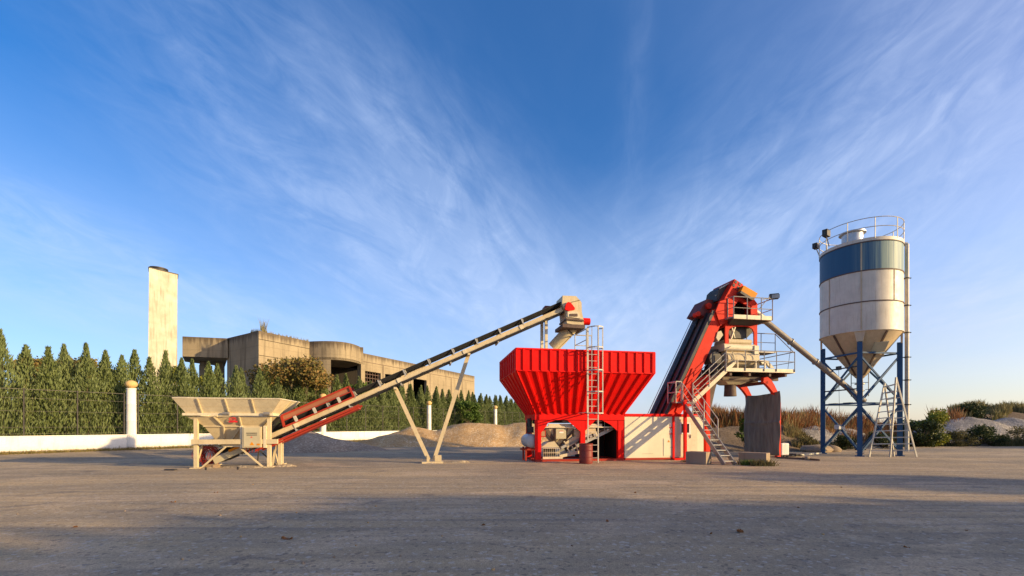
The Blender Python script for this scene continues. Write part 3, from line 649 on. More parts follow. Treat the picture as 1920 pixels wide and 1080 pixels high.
# ------------------------------------------------------------------ loading hopper
FV, BV = -.6, .95                  # front and back leg planes
def loading_hopper():
    r = thing('loading_hopper', M(S(435, FV), FV, 0), 'cream steel loading hopper on legs at the low end of the conveyor', 'hopper')
    sL, sR = S(368, FV), S(505, FV)
    for s, v, z1, w_ in ((sL, FV, 2.14, .135), (sR, FV, 2.14, .135), (sL + .05, BV, 2.14, .13), (sR, BV, 2.14, .13)):
        mb = MB(); mb.bar(M(s, v, .03), M(s, v, z1), w_, w_); mb.build('leg', 'cream', r)
        mb = MB(); mbox(mb, s - .17, s + .17, v - .17, v + .17, 0, .035); mb.build('foot_plate', 'cream', r)
    zb = Zh(430, 828, FV)
    mb = MB()
    mb.bar(M(sL - .12, FV - .09, zb), M(sR + .35, FV - .09, zb), .12, .19); mb.bar(M(sL - .1, BV, zb), M(sR + .2, BV, zb), .12, .16)
    for s in (sL, sR): mb.bar(M(s, FV, zb), M(s, BV, zb), .12, .14)
    mb.build('frame_beam', 'cream', r)
    # broad side plate under the frame beam
    mb = MB(); mb.prism([A(408, 825, FV + .05), A(452, 825, FV + .05), A(450, 838, FV + .05), A(420, 838, FV + .05), A(409, 831, FV + .05)], V * .02); mb.build('side_plate', 'cream_light', r)
    # braces
    for a, b in (((377, 878), (423, 838)), ((493, 875.5), (450, 839))): MB().bar(A(*a, FV), A(*b, FV), .06, .06).build('brace', 'cream', r)
    for a, b in (((379, 836), (369, 872)),): MB().tube(A(*a, FV + .3), A(*b, FV + .5), .04, 6).build('brace', 'cream', r)
    for a, b in (((486, 842), (482, 873)), ((488, 846), (519, 873)), ((514, 843), (509, 873)), ((515, 843), (522, 873))): MB().tube(A(*a, .4), A(*b, .5), .03, 6).build('brace', 'steel_dark' if a[0] < 500 else 'cream', r)
    # conveyor trestle right of the right leg
    mb = MB(); s2 = S(525, .1)
    mb.bar(M(s2, .1, 0), M(s2, .1, 1.15), .13, .13); mb.bar(M(s2 - .42, .1, 1.05), M(s2 + .14, .1, 1.05), .16, .1); mb.bar(M(s2 - .3, .1, .0), M(s2 - .1, .1, 1.0), .06, .06); mb.build('trestle', 'cream', r)
    # funnel: four sloping panels from the beam level to the belt, then the flared rim above
    vf, vb = FV - .12, BV + .12; zt = Zh(430, 777, vf); sl, srr = S(350, vf), S(508, vf)
    z1 = Zh(430, 781, vf)
    z2, z3 = Zh(430, 799, -.45), Zh(430, 825, -.1)
    sl2, sl3 = S(382, -.45), S(405, -.1); sr2, sr3 = S(492, -.45), S(450, -.1)
    rings = [(sl, srr, vf, vb, z1), (sl2, sr2, vf + .28, vb - .28, z2), (sl3, sr3, -.12, .82, z3)]
    mb = MB()
    for (a0, a1, c0, c1, za), (b0, b1, d0, d1, zb2) in zip(rings, rings[1:]):
        mb.add([M(a0, c0, za), M(a1, c0, za), M(a1, c1, za), M(a0, c1, za), M(b0, d0, zb2), M(b1, d0, zb2), M(b1, d1, zb2), M(b0, d1, zb2)], [(0, 1, 5, 4), (1, 2, 6, 5), (2, 3, 7, 6), (3, 0, 4, 7)])
    mb.build('funnel', 'cream', r)
    # ribs down the front
    mb = MB()
    for q in (.32, .62):
        a = M(sl + (srr - sl) * q, vf - .03, z1); b = M(sl2 + (sr2 - sl2) * (q + .02), vf + .25, z2); c = M(sl3 + (sr3 - sl3) * (q + .05), -.15, z3)
        mb.bar(a, b, .05, .06, -V); mb.bar(b, c, .05, .06, -V)
    mb.bar(M(sl2, vf + .26, z2), M(sr2, vf + .26, z2), .05, .05); mb.build('funnel_rib', 'cream', r)
    # ring beam
    mb = MB(); e = .06
    mb.bar(M(sl - .1, vf - e, zt), M(srr + .12, vf - e, zt), .12, .1); mb.bar(M(sl - .1, vb + e, zt), M(srr + .12, vb + e, zt), .12, .1)
    for s in (sl - .04, srr + .04): mb.bar(M(s, vf, zt), M(s, vb, zt), .12, .1)
    mb.build('ring_beam', 'cream_light', r)
    for px in (424, 500): q = A(px, 775.5, vf - .16); MB().tube(q - U * .12, q + U * .12, .07, 8).build('vibrator', 'steel', r)
    # flared rim
    vt0, vt1 = vf - .42, vb + .45; zr = Zh(430, 747, vt0); tl, tr_ = S(323, vt0), S(526, vt0)
    b0, b1 = sl - .02, srr + .03
    lo = [M(b0, vf - .02, zt + .06), M(b1, vf - .02, zt + .06), M(b1, vb + .02, zt + .06), M(b0, vb + .02, zt + .06)]
    hi = [M(tl, vt0, zr), M(tr_, vt0, zr), M(tr_, vt1, zr), M(tl, vt1, zr)]
    for i in range(4):
        j = (i + 1) % 4; a, b, c, d = lo[i], lo[j], hi[j], hi[i]
        n = (b - a).cross(d - a).normalized(); mb = MB(); mb.prism([a, b, c, d], n * .015)
        pn = mb.build('flared_panel', 'cream_light', r)
        rb = MB(); k = 4 if i % 2 == 0 else 2
        for q in range(1, k):
            p1 = d.lerp(c, (q - .1) / k) if i % 2 == 0 else d.lerp(c, q / k); u_ = (b - a).normalized(); p0 = a + u_ * max(.05, min((b - a).length - .05, (p1 - a).dot(u_))) if i % 2 == 0 else a.lerp(b, q / k)
            rb.bar(p0 + n * .03, p1 + n * .03, .045, .05, n)
        rb.bar(a.lerp(d, .45) + n * .01, b.lerp(c, .45) + n * .01, .012, .02, n)
        rb.build('rib', 'cream', pn)
    mb = MB()
    for i in range(4): mb.tube(hi[i], hi[(i + 1) % 4], .03, 6)
    mb.build('rim_edge', 'cream_light', r)
    # emblem: red ring with bar, and bar of text-like blocks
    q = A(433, 784.5, vf - .0); mb = MB(); fn = (M(0, -1, .9) - M(0, 0, 0)).normalized()
    q = M(S(433, vf) + .05, vf + .05, z1 - .1) - V * .035
    for a in range(10):
        t0, t1 = a * .628, (a + 1) * .628
        mb.bar(q + U * .13 * math.cos(t0) + UP * .065 * math.sin(t0), q + U * .13 * math.cos(t1) + UP * .065 * math.sin(t1), .02, .02)
    mb.bar(q - U * .16 - UP * .1 + V * .05, q + U * .16 - UP * .1 + V * .05, .02, .065); mb.bar(q - U * .08 - UP * .03, q + U * .09 + UP * .04, .02, .02)
    mb.build('emblem', 'sticker_red', r)
    # control cabinet
    vc = FV - .2; c0, c1 = S(454.5, vc), S(490, vc); z0, z1c = Zh(470, 839, vc), Zh(470, 800, vc)
    mb = MB(); mbox(mb, c0, c1, vc, vc + .25, z0, z1c); cb = mb.build('control_cabinet', 'cream', r)
    mb = MB(); mbox(mb, c0 + .05, c1 - .05, vc - .02, vc - .002, z0 + .04, z1c - .04); dr = mb.build('cabinet_door', 'cabinet', cb)
    mb = MB(); rr = random.Random(4)
    for row, (w0, w1) in enumerate(((.22, .78), (.24, .78))):
        x = w0; zc = z1c - .26 - row * .075
        while x < w1:
            g = rr.uniform(.02, .04); mb.bar(M(c0 + (c1 - c0) * x, vc - .023, zc), M(c0 + (c1 - c0) * (x + g), vc - .023, zc), .006, .032); x += g + .014
    mb.build('door_lettering', 'black', cb)
    q = M((c0 * .49 + c1 * .51), vc - .024, z0 + .09); MB().prism([q - U * .09, q + U * .09, q + UP * .14], V * .006).build('warning_triangle', 'yellow', cb)
    q = M(c0 * .15 + c1 * .85, vc - .024, z0 + .12); MB().bar(q - U * .06, q + U * .06, .006, .07).build('cabinet_label', 'yellow', cb)
    q = M(c0 * .52 + c1 * .48, vc - .024, z1c - .42); MB().prism([q - U * .04, q + UP * -.03, q + U * .05, q + UP * .03], V * .006).build('cabinet_label', 'sticker_red', cb)
    for s in (c0 - .07, c1 + .11): MB().bar(M(s, vc + .1, z0 - .02), M(s, vc + .1, z1c + .04), .1, .06 if s < c0 else .12).build('cabinet_post', 'cream_light', r)
    # cables hanging below the cabinet
    mb = MB()
    for i in range(5):
        a = M(c0 + .1 + i * .12, vc + .15, z0); b = M(c0 - .1 + i * .1, vc + .5, z0 - .22); mb.path([a, a.lerp(b, .4) - UP * .12, b], .012, 5)
    mb.build('cable', 'red_dull', r)
loading_hopper()

# ------------------------------------------------------------------ belt conveyor
def belt_conveyor():
    CV = .0; W = .75                    # near rail plane, width
    T = A(402, 864, CV); Hd = A(1054, 580, CV); ax = Hd - T; ln = ax.length; d = ax.normalized(); nrm = V.cross(d).normalized() * -1
    if nrm.z < 0: nrm = -nrm
    r = thing('belt_conveyor', (T.x, T.y, 0), 'long cream belt conveyor climbing from loading hopper to red bin', 'conveyor')
    P = lambda t, v=0, h=0: T + d * t + V * v + nrm * h
    for v in (0, W):
        mb = MB(); mb.bar(P(0, v), P(ln, v), .06, .17, nrm)
        mb.bar(P(0, v, .085), P(ln, v, .085), .10, .02, nrm); mb.bar(P(0, v, -.085), P(ln, v, -.085), .10, .02, nrm); mb.build('side_rail', 'cream', r)
    mb = MB(); k = int(ln / 1.25)
    for i in range(k): mb.bar(P(.6 + i * 1.25, 0, -.02), P(.6 + i * 1.25, W, -.02), .07, .07)
    mb.build('cross_member', 'cream', r)
    # troughed belt (upper) and return belt (lower)
    mb = MB(); sec = [(-.02, .36), (.16, .22), (W - .16, .22), (W + .02, .36)]
    vs = []
    for t in (0.25, ln + .1): vs += [P(t, v, h) for v, h in sec] + [P(t, v, h - .018) for v, h in sec[::-1]]
    mb.add(vs, [(i, (i + 1) % 8, 8 + (i + 1) % 8, 8 + i) for i in range(8)] + [tuple(range(8))[::-1], tuple(range(8, 16))]); mb.build('belt', 'rubber', r)
    mb = MB(); mb.prism([P(.3, .08, -.14), P(.3, W - .08, -.14), P(.3, W - .08, -.155), P(.3, .08, -.155)], d * (ln - .2)); mb.build('return_belt', 'rubber', r)
    # side skirts of the belt: the black band that shows above the rail
    for i in range(int((ln - 5) / 1.18)):
        t = 5.0 + i * 1.18; mb = MB()
        for v in (-.03, W + .03): mb.bar(P(t, v, .05), P(t, v, .37), .05, .06, d)
        mb.tube(P(t + .05, .14, .2), P(t + .05, W - .14, .2), .05, 8); mb.tube(P(t + .05, 0, .34), P(t + .05, .14, .21), .045, 8); mb.tube(P(t + .05, W - .14, .21), P(t + .05, W, .34), .045, 8)
        mb.build('idler', 'galv', r)
    for i in range(int(ln / 2.4)):
        t = 1 + i * 2.4; mb = MB(); mb.tube(P(t, -.02, -.2), P(t, W + .02, -.2), .045, 8)
        for v in (-.02, W + .02): mb.bar(P(t, v, -.06), P(t, v, -.22), .03, .05, d)
        mb.build('return_idler', 'galv', r)
    mb = MB(); mb.bar(P(8, -.06, -.12), P(ln - 1, -.06, -.12), .03, .03); mb.build('cable', 'steel_dark', r)
    mb = MB()
    for k in range(9):
        t = 7.2 + k * 1.05; mb.path([P(t, -.07, -.1), P(t + .35, -.08, -.1) - UP * .07, P(t + .7, -.08, -.1) - UP * .07, P(t + 1.05, -.07, -.1)], .013, 5)
    mb.build('cable', 'black', r)
    for t in (3.4, 8.1, 11.3, 14.2): MB().bar(P(t, -.05, 0), P(t + .16, -.05, 0), .03, .2, nrm).build('splice_plate', 'cream_light', r)
    # tail drum and tensioner
    MB().tube(P(.15, .04, .03), P(.15, W - .04, .03), .17, 14).build('tail_drum', 'steel', r)
    MB().bar(P(0, -.06, -.02), P(1.7, -.06, .0), .05, .26, nrm).build('tensioner', 'cabinet', r)
    MB().bar(P(.7, -.1, .12), P(1.6, -.1, .12), .06, .1, nrm).build('guard', 'yellow', r)
    # red spill guards under the tail and red trays
    mb = MB(); mb.bar(P(1.6, -.05, -.30), P(6.2, -.05, -.30), .05, .09, nrm); mb.bar(P(1.6, W, -.30), P(6.2, W, -.30), .05, .09, nrm); mb.prism([P(2.2, 0, -.36), P(2.2, W, -.36), P(2.2, W, -.42), P(2.2, 0, -.42)], d * 3.9); mb.build('red_tray', 'red_dull', r)
    # red hood over the feeding zone
    h0 = 3.05; h1 = 6.15; rd = MB()
    for v in (-.1, W + .1):
        rd.bar(P(h0, v, .12), P(h1, v, .12), .05, .07, nrm); rd.bar(P(h0 + .1, v, .60), P(h1, v, .60), .05, .07, nrm); rd.bar(P(h0, v, .12), P(h0 + .1, v, .60), .05, .09, d); rd.bar(P(h1, v, .1), P(h1, v, .62), .05, .09, d)
        rd.bar(P(h0, v, .37), P(h1, v, .37), .03, .04, nrm)
    hood = rd.build('red_hood', 'red_dull', r)
    mb = MB(); mb.prism([P(h0, -.07, .38), P(h0, -.07, .58), P(h0, -.055, .58), P(h0, -.055, .38)], d * (h1 - h0)); mb.build('hood_panel', 'rust_panel', hood)
    mb = MB(); mb.prism([P(h0, W + .07, .15), P(h0, W + .07, .58), P(h0, W + .055, .58), P(h0, W + .055, .15)], d * (h1 - h0)); mb.build('hood_panel', 'red_dark', hood)
    mb = MB()
    for q in (.18, .45, .8): mb.bar(P(h0 + (h1 - h0) * q, -.11, .12), P(h0 + (h1 - h0) * q, -.11, .37), .05, .12, d)
    mb.build('hood_strut', 'rail', hood)
    # tail scraper bits
    MB().prism([P(.9, -.12, .9), P(1.2, -.12, .45), P(1.6, -.12, .95), P(1.0, -.12, 1.0)], V * .03).build('flap', 'red_dull', r)
    # V support
    for (a, b) in (((742, 729), (804, 862)), ((878, 666), (814, 862))):
        mb = MB(); p, q = A(*a, .3), A(*b, .3); mb.bar(p, q, .17, .12, V); mb.build('support_leg', 'cream', r)
    c = A(811, 864, .3); c.z = 0
    mb = MB(); mb.box(c + UP * .04, (.95, .7, .08), ANG); mb.box(c + UP * .2 - U * .2, (.12, .35, .26), ANG); mb.box(c + UP * .2 + U * .25, (.3, .35, .3), ANG); mb.build('support_foot', 'cream', r)
    mb = MB()
    for px, py in ((742, 729), (878, 666)): q = A(px, py, .3); mb.bar(q - V * .4, q + V * .5, .12, .1)
    mb.build('support_head', 'cream', r)
    # pair of posts standing on the bin under the head
    for px in (1016, 1024):
        a = A(px, 655, .35 + (0 if px == 1024 else .5)); b = A(px, 600 if px > 1020 else 606, .35 + (0 if px == 1024 else .5)); MB().bar(a, b, .13, .13).build('head_post', 'cream_light', r)
    # upper red motor guard on the far side
    MB().prism([A(1018, 583, W + .1), A(1022, 573, W + .1), A(1044, 574, W + .1), A(1052, 583, W + .1), A(1030, 592, W + .1)], V * .5).build('motor_guard', 'red_dark', r)
    # head box and chute
    v0 = -.15
    ptsu = [(1055, 554), (1080, 555), (1087, 562.5), (1090.5, 567), (1091, 585), (1094, 598), (1095, 612), (1063, 606), (1061, 583), (1054, 571)]
    mb = MB(); mb.prism([A(x, y, v0) for x, y in ptsu], V * 1.05); hb = mb.build('head_box', 'cream', r)
    MB().prism([A(1059.5, 580, v0 - .12), A(1061, 571, v0 - .12), A(1065, 566, v0 - .12), A(1070, 567, v0 - .12), A(1078, 577, v0 - .12), A(1078, 580, v0 - .12), A(1067, 583, v0 - .12)], V * .12).build('bearing_guard', 'red', hb)
    mb = MB(); mb.bar(A(1070, 567, v0 - .02), A(1088, 562.5, v0 - .02), .02, .02); mb.build('lid_seam', 'steel_dark', hb)
    mb = MB(); mb.prism([A(1064, 582, v0 - .05), A(1083, 584, v0 - .05), A(1089, 597, v0 - .05), A(1065, 594, v0 - .05)], V * .05); mb.build('flange', 'cream_light', hb)
    mb = MB(); mb.prism([A(1069, 588, v0 - .08), A(1083, 588, v0 - .08), A(1083, 593, v0 - .08), A(1069, 593, v0 - .08)], V * .04); mb.build('inspection_door', 'brown_plate', hb)
    mb = MB(); mb.prism([A(1062, 596, v0 - .08), A(1094, 599, v0 - .08), A(1096, 602, v0 - .08), A(1062, 599, v0 - .08)], V * 1.2); mb.prism([A(1055, 607, v0 - .1), A(1097, 609, v0 - .1), A(1097, 616, v0 - .1), A(1055, 613, v0 - .1)], V * 1.3); mb.build('lower_flange', 'brown_plate', hb)
    mb = MB(); mb.tube(A(1080, 606, .35), A(1037, 652, .95), .30, 20); mb.sm = True; ch = mb.build('chute_pipe', 'cream', r)
    mb = MB(); a, b = A(1080, 606, .35), A(1037, 652, .95); q = a.lerp(b, .28); dd = (b - a).normalized(); mb.tube(q, q + dd * .05, .33, 20); mb.build('pipe_collar', 'steel_dark', ch)
    q = A(1100, 603, .1); mb = MB(); mb.tube(q - U * .25, q + U * .14, .17, 14); mb.sm = True; mb.build('head_motor', 'red', r)
belt_conveyor()

# ------------------------------------------------------------------ red aggregate bin
BW, BD = 4.41, 2.2
def red_bin():
    r = thing('aggregate_bin', M(BW / 2, BD / 2, 0), 'large bright red ribbed aggregate bin flaring above its steel frame', 'storage bin')
    t0, t1, w0, w1 = -1.14, 5.39, -1.2, 3.38; zb, zt, z0 = 4.12, 5.08, 2.25
    def corr(a0, a1, b0, b1, n, name):
        nn = (a1 - a0).cross(b0 - a0).normalized(); mid = (a0 + a1 + b0 + b1) / 4
        if nn.dot(mid - M(BW / 2, BD / 2, 3.5)) < 0: nn = -nn
        mb = MB(); prof = []
        for i in range(n):
            for q, h in ((.0, 0), (.62, 0), (.68, .055), (.88, .055), (.94, 0)): prof.append(((i + q) / n, h))
        prof.append((1, 0)); k = len(prof)
        mb.v = [a0.lerp(a1, t) + nn * h for t, h in prof] + [b0.lerp(b1, t) + nn * h for t, h in prof]
        mb.f = [(i, i + 1, k + i + 1, k + i) for i in range(k - 1)]
        mb.prism([a0 - nn * .01, a1 - nn * .01, b1 - nn * .01, b0 - nn * .01], -nn * .02)
        mb.build(name, 'red', r)
    tb = [M(t0, w0, zb), M(t1, w0, zb), M(t1, w1, zb), M(t0, w1, zb)]; tt = [p + UP * (zt - zb) for p in tb]; lb = [M(0, 0, z0), M(BW, 0, z0), M(BW, BD, z0), M(0, BD, z0)]
    for i in range(4):
        j = (i + 1) % 4; n = 16 if i % 2 == 0 else 9
        corr(tb[i], tb[j], tt[i], tt[j], n, 'upper_panel'); corr(lb[i], lb[j], tb[i], tb[j], n - 3, 'sloping_panel')
    mb = MB()
    for i in range(4):
        j = (i + 1) % 4; mb.bar(tt[i], tt[j], .09, .07); mb.bar(tb[i], tb[j], .07, .05); mb.bar(tb[i], tt[i], .07, .07)
        mb.bar(lb[i], tb[i], .05, .05)
    mb.build('edge_trim', 'red', r)
    mb = MB(); mbox(mb, t0 + .05, t1 - .05, w0 + .05, w1 - .05, zt - .16, zt - .12); mb.build('grating_cover', 'steel_dark', r)
    mb = MB(); mbox(mb, .6, 2.3, -.2, 1.8, zt - .1, zt + .09); mb.build('top_slab', 'cream_light', r)
    # frame
    fr = .28
    for s, v in ((0, 0), (BW - fr, 0), (0, BD - fr), (BW - fr, BD - fr)):
        mb = MB(); mbox(mb, s, s + fr, v, v + .2, .1, z0 - .3); mb.build('post', 'red', r)
    mb = MB(); mbox(mb, 2.23, 2.46, 0.03, .2, .1, z0 - .3); mb.build('post', 'red', r)
    mb = MB(); mbox(mb, -.03, BW + .03, -.03, .17, z0 - .28, z0 + .02); mbox(mb, -.03, BW + .03, BD - .17, BD + .03, z0 - .28, z0 + .02)
    mbox(mb, -.03, .17, .18, BD - .18, z0 - .28, z0 + .02); mbox(mb, BW - .17, BW + .03, .18, BD - .18, z0 - .28, z0 + .02); mb.build('top_beam', 'red', r)
    mb = MB(); mbox(mb, -.02, BW + .02, -.02, .2, 0, .1); mbox(mb, 0, BW, BD - .2, BD, 0, .1); mbox(mb, .0, .2, .2, BD - .2, 0, .1); mbox(mb, BW - .2, BW, .2, BD - .2, 0, .1); mb.build('base_beam', 'red_dull', r)
    # gussets
    mb = MB(); zt2 = z0 - .29
    for pts in (((fr, zt2), (1.0, zt2), (.62, zt2 - .12), (.52, zt2 - .3), (fr, zt2 - .6)), ((1.55, zt2), (2.23, zt2), (2.23, zt2 - .55)), ((2.46, zt2), (2.98, zt2), (2.46, zt2 - .5)), ((3.3, zt2), (BW - fr, zt2), (BW - fr, zt2 - .55), (3.72, zt2 - .2))):
        MB().prism([M(s, .02, z) for s, z in pts], V * .03).build('gusset', 'red', r)
    # discharge gates
    for s0, s1 in ((1.0, 1.95), (2.7, 3.5)):
        mb = MB(); mb.add([M(s0 - .2, .3, z0), M(s1 + .2, .3, z0), M(s1 + .2, 1.9, z0), M(s0 - .2, 1.9, z0), M(s0, .6, z0 - .42), M(s1, .6, z0 - .42), M(s1, 1.6, z0 - .42), M(s0, 1.6, z0 - .42)], [(0, 1, 5, 4), (1, 2, 6, 5), (2, 3, 7, 6), (3, 0, 4, 7), (4, 5, 6, 7)]); mb.build('discharge_gate', 'steel_dark', r)
        mb = MB(); q = M(s0 + .4, .35, z0 - .33); mb.tube(q, q + U * .3, .05, 8); mb.tube(q + UP * .12, q + UP * .12 + U * .35, .035, 8); mb.build('air_cylinder', 'galv', r)
    # weigh frame and weigh hopper
    mb = MB(); mb.bar(M(.35, .25, 1.63), M(4.05, .25, 1.63), .08, .06); mb.bar(M(.7, .3, 1.72), M(1.9, .3, 1.72), .1, .14); mb.bar(M(2.5, .3, 1.72), M(3.4, .3, 1.72), .1, .14); mb.build('weigh_beam', 'cream_light', r)
    mb = MB(); a = [M(.5, .35, 1.58), M(2.05, .35, 1.58), M(2.05, 1.6, 1.58), M(.5, 1.6, 1.58)]; b = [M(1.2, .65, .72), M(1.42, .65, .72), M(1.42, 1.3, .72), M(1.2, 1.3, .72)]
    mb.add(a + b, [(0, 1, 5, 4), (1, 2, 6, 5), (2, 3, 7, 6), (3, 0, 4, 7), (4, 5, 6, 7)]); wh = mb.build('weigh_hopper', 'cream', r)
    mb = MB(); mb.bar(M(.62, .33, 1.55), M(1.24, .62, .7), .16, .05, -V); mb.bar(M(2.0, .33, 1.5), M(1.36, .62, .7), .1, .05, -V); mb.bar(M(1.0, .35, 1.58), M(1.03, .4, 1.0), .04, .04); mb.bar(M(1.66, .35, 1.58), M(1.62, .42, 1.1), .04, .04); mb.build('hopper_rib', 'brown_plate', wh)
    mb = MB(); mbox(mb, 1.08, 1.58, .27, .36, 1.07, 1.55); jb = mb.build('junction_box', 'cabinet', r)
    mb = MB(); mbox(mb, 1.24, 1.44, .262, .269, 1.34, 1.42); mb.build('box_label', 'sticker_white', jb)
    mb = MB(); mbox(mb, 1.24, 1.44, .262, .269, 1.425, 1.45); mb.build('box_label', 'sticker_red', jb)
    mb = MB(); mbox(mb, .31, .58, .3, .4, 1.15, 1.48); jb = mb.build('junction_box', 'red_dull', r)
    mb = MB(); mbox(mb, .36, .53, .29, .299, 1.2, 1.43); mb.build('box_face', 'wood', jb)
    # dosing conveyor rising to the right, with cross guards
    a, b = M(1.35, .55, .3), M(4.1, .55, 1.58); mb = MB(); mb.bar(a, b, .08, .16); mb.bar(a + V * .7, b + V * .7, .08, .16); mb.bar(a + UP * .33, b.lerp(a, .45) + UP * .33, .5, .12); dc = mb.build('dosing_conveyor', 'galv', r)
    mb = MB(); mb.bar(M(1.6, .45, .75), M(2.3, .45, 1.2), .3, .3); mb.bar(M(2.0, .5, 1.38), M(3.1, .5, 1.45), .4, .26); mb.prism([M(1.95, .4, 1.5), M(2.3, .4, 1.55), M(3.0, .4, 1.48), M(2.5, .4, 1.1), M(2.1, .4, 1.05)], V * .4); mb.build('chute_cover', 'cream', r)
    for a_, b_, w_, h_ in ((M(1.5, .35, .95), M(1.85, .35, .28), .05, .06), (M(1.3, .4, .22), M(2.3, .4, .42), .12, .14), (M(1.9, .35, .7), M(2.02, .35, .4), .04, .05), (M(2.05, .35, .85), M(2.2, .35, .5), .04, .05), (M(2.95, .4, 1.75), M(3.2, .4, 1.18), .07, .08)): MB().bar(a_, b_, w_, h_).build('strut', 'cream_light', r)
    mb = MB(); mb.tube(M(1.6, .5, .55), M(2.1, .5, .8), .14, 12); mb.tube(M(2.4, .45, 1.0), M(2.95, .45, 1.25), .1, 12); mb.build('gear_motor', 'steel_dark', r)
    for q in (.3, .5): MB().tube(M(2.5 + q, .42, .98 + q * .5), M(2.62 + q, .42, 1.04 + q * .5), .1, 10).build('roller', 'galv', r)
    # compressor cage at the left
    mb = MB(); mb.prism([M(.35, .3, .66), M(1.25, .3, .66), M(1.0, .3, .95), M(.7, .3, .9)], V * .8); mb.build('cage_roof', 'cabinet', r)
    mb = MB()
    for i in range(9): s = .45 + i * .1; mb.bar(M(s, .3, .2), M(s, .3, .62), .012, .012)
    for z in (.2, .4, .62): mb.bar(M(.45, .3, z), M(1.28, .3, z), .02, .02)
    mb.bar(M(.42, .28, .15), M(1.4, .28, .15), .1, .08); mb.build('compressor_cage', 'cream_light', r)
    mb = MB(); mb.tube(M(.6, .8, .4), M(1.15, .8, .4), .18, 14); mb.build('compressor', 'steel_dark', r)
    # machine room wall on the right half, the bay's shade put into its colour
    mb = MB(); mbox(mb, 2.6, BW - .25, 1.85, 1.9, .1, z0 - .3); mbox(mb, 2.55, 2.6, 1.0, 1.85, .1, z0 - .9); mb.build('rear_panel', 'shade_plate', r)
    mb = MB(); mbox(mb, BW - .24, BW - .21, .22, 1.84, .1, z0 - .3); mb.build('shade_panel', 'shade_plate', r)  # dark sheet added to cover the pale cabin end and darken the bay
    mb = MB(); q = M(3.72, .3, 1.5); mb.lathe(q, [(.0, -.05), (.05, -.02), (.05, .03), (.0, .06)], 10); mb.build('lamp', 'white_plastic', r)
    mb = MB(); mb.bar(M(3.55, .3, 1.9), M(3.55, .3, 1.45), .02, .02); mb.build('hanger', 'rail', r)
    # access ladder with cage
    vl = -1.36; sa_, sb_ = S(1102.5, vl), S(1121.5, vl); zt3 = 6.15
    lad = MB()
    for s in (sa_, sb_): lad.bar(M(s, vl, .02 if s == sb_ else 1.0), M(s, vl, zt3), .05, .035)
    lad = lad.build('ladder', 'rail', r)
    mb = MB(); z = .25
    while z < 5.2: mb.tube(M(sa_, vl, z), M(sb_, vl, z), .014, 6); z += .29
    mb.build('rung', 'rail', lad)
    mb = MB(); sm_ = (sa_ + sb_) / 2; rr = .36
    for z in (2.25, 3.2, 4.15, 5.15, 6.05):
        pts = [M(sa_ - .02, vl, z)] + [M(sm_ - rr * math.cos(a) + .04, vl - .12 - rr * 1.2 * math.sin(a), z) for a in [math.pi * i / 8 for i in range(9)]] + [M(sb_ + .02, vl, z)]
        for a, b in zip(pts, pts[1:]): mb.bar(a, b, .012, .05)
    for a in (0, .25, .5, .75, 1): a *= math.pi; p = M(sm_ - rr * math.cos(a) + .04, vl - .12 - rr * 1.2 * math.sin(a), 2.25); mb.bar(p, p + UP * 3.8, .03, .012)
    mb.build('safety_cage', 'rail', lad)
    mb = MB()
    for z in (2.3, 4.2, 4.9): mb.bar(M(sa_, vl, z), M(sa_, -1.2 if z > 3 else 0, z), .03, .04); mb.bar(M(sb_, vl, z), M(sb_, -1.2 if z > 3 else 0, z), .03, .04)
    mb.build('wall_bracket', 'rail', lad)
    mb = MB(); railing(mb, [M(sa_, vl + .2, zt), M(sa_ - .05, .3, zt), M(sa_ + .8, .3, zt)], 1.0, .025); mb.build('top_railing', 'rail', r)
red_bin()
def barrel():
    p = G(1098.5, 869); r = thing('barrel', p, 'dark red steel drum standing in front of the red bin', 'barrel')
    prof = [(.0, .0), (.29, .0), (.3, .02), (.3, .28), (.315, .30), (.3, .32), (.3, .58), (.315, .6), (.3, .62), (.3, .78), (.305, .8), (.3, .82), (.3, .88), (.312, .9), (.295, .905), (.285, .89), (.285, .3)]
    mb = MB(); mb.lathe(p, prof, 28); mb.build('shell', 'barrel_red', r)
    mb = MB(); mb.lathe(p + UP * .8, [(0, 0), (.285, 0)], 20); mb.build('water', 'steel_dark', r)
barrel()
def airtank():
    q = A(993, 826, .9); r = thing('air_tank', (q.x, q.y, 0), 'pale grey air receiver on a red stand left of the red bin', 'tank')
    mb = MB(); prof = [(0, -.1)] + [(.33 * math.sin(R(a)), -.1 + .16 - .16 * math.cos(R(a))) for a in range(20, 91, 14)] + [(.33, 1.1)] + [(.33 * math.cos(R(a)), 1.1 + .16 * math.sin(R(a))) for a in range(15, 91, 15)]
    mb.lathe(q - V * .6, prof, 24, 'Y'); mb.build('vessel', 'tank_white', r)
    mb = MB()
    for ds in (-.25, .25):
        for dv in (-.3, .3): p = q + U * ds + V * dv; mb.bar(Vector((p.x, p.y, 0)), Vector((p.x, p.y, q.z - .3)), .08, .08)
    z = q.z - .42; b = Vector((q.x, q.y, z)); mb.bar(b - U * .45 - V * .3, b + U * .5 - V * .3, .08, .08); mb.bar(b - U * .4 + V * .3, b + U * .5 + V * .3, .08, .08); b.z = .1; mb.bar(b - V * .3, b + U * .5 - V * .3, .08, .08); mb.build('stand', 'red_dull', r)
    mb = MB(); c = q + UP * .33; mb.box(c + UP * .2 + U * .05, (.3, .3, .3)); mb.tube(c + UP * .35, c + UP * .75, .12, 10); mb.tube(c + U * .2 + UP * .5, c + UP * .95 + U * .2, .05, 8); mb.tube(c - U * .1, c + UP * .55 - U * .15, .02, 6); mb.build('pump', 'steel_dark', r)
airtank()

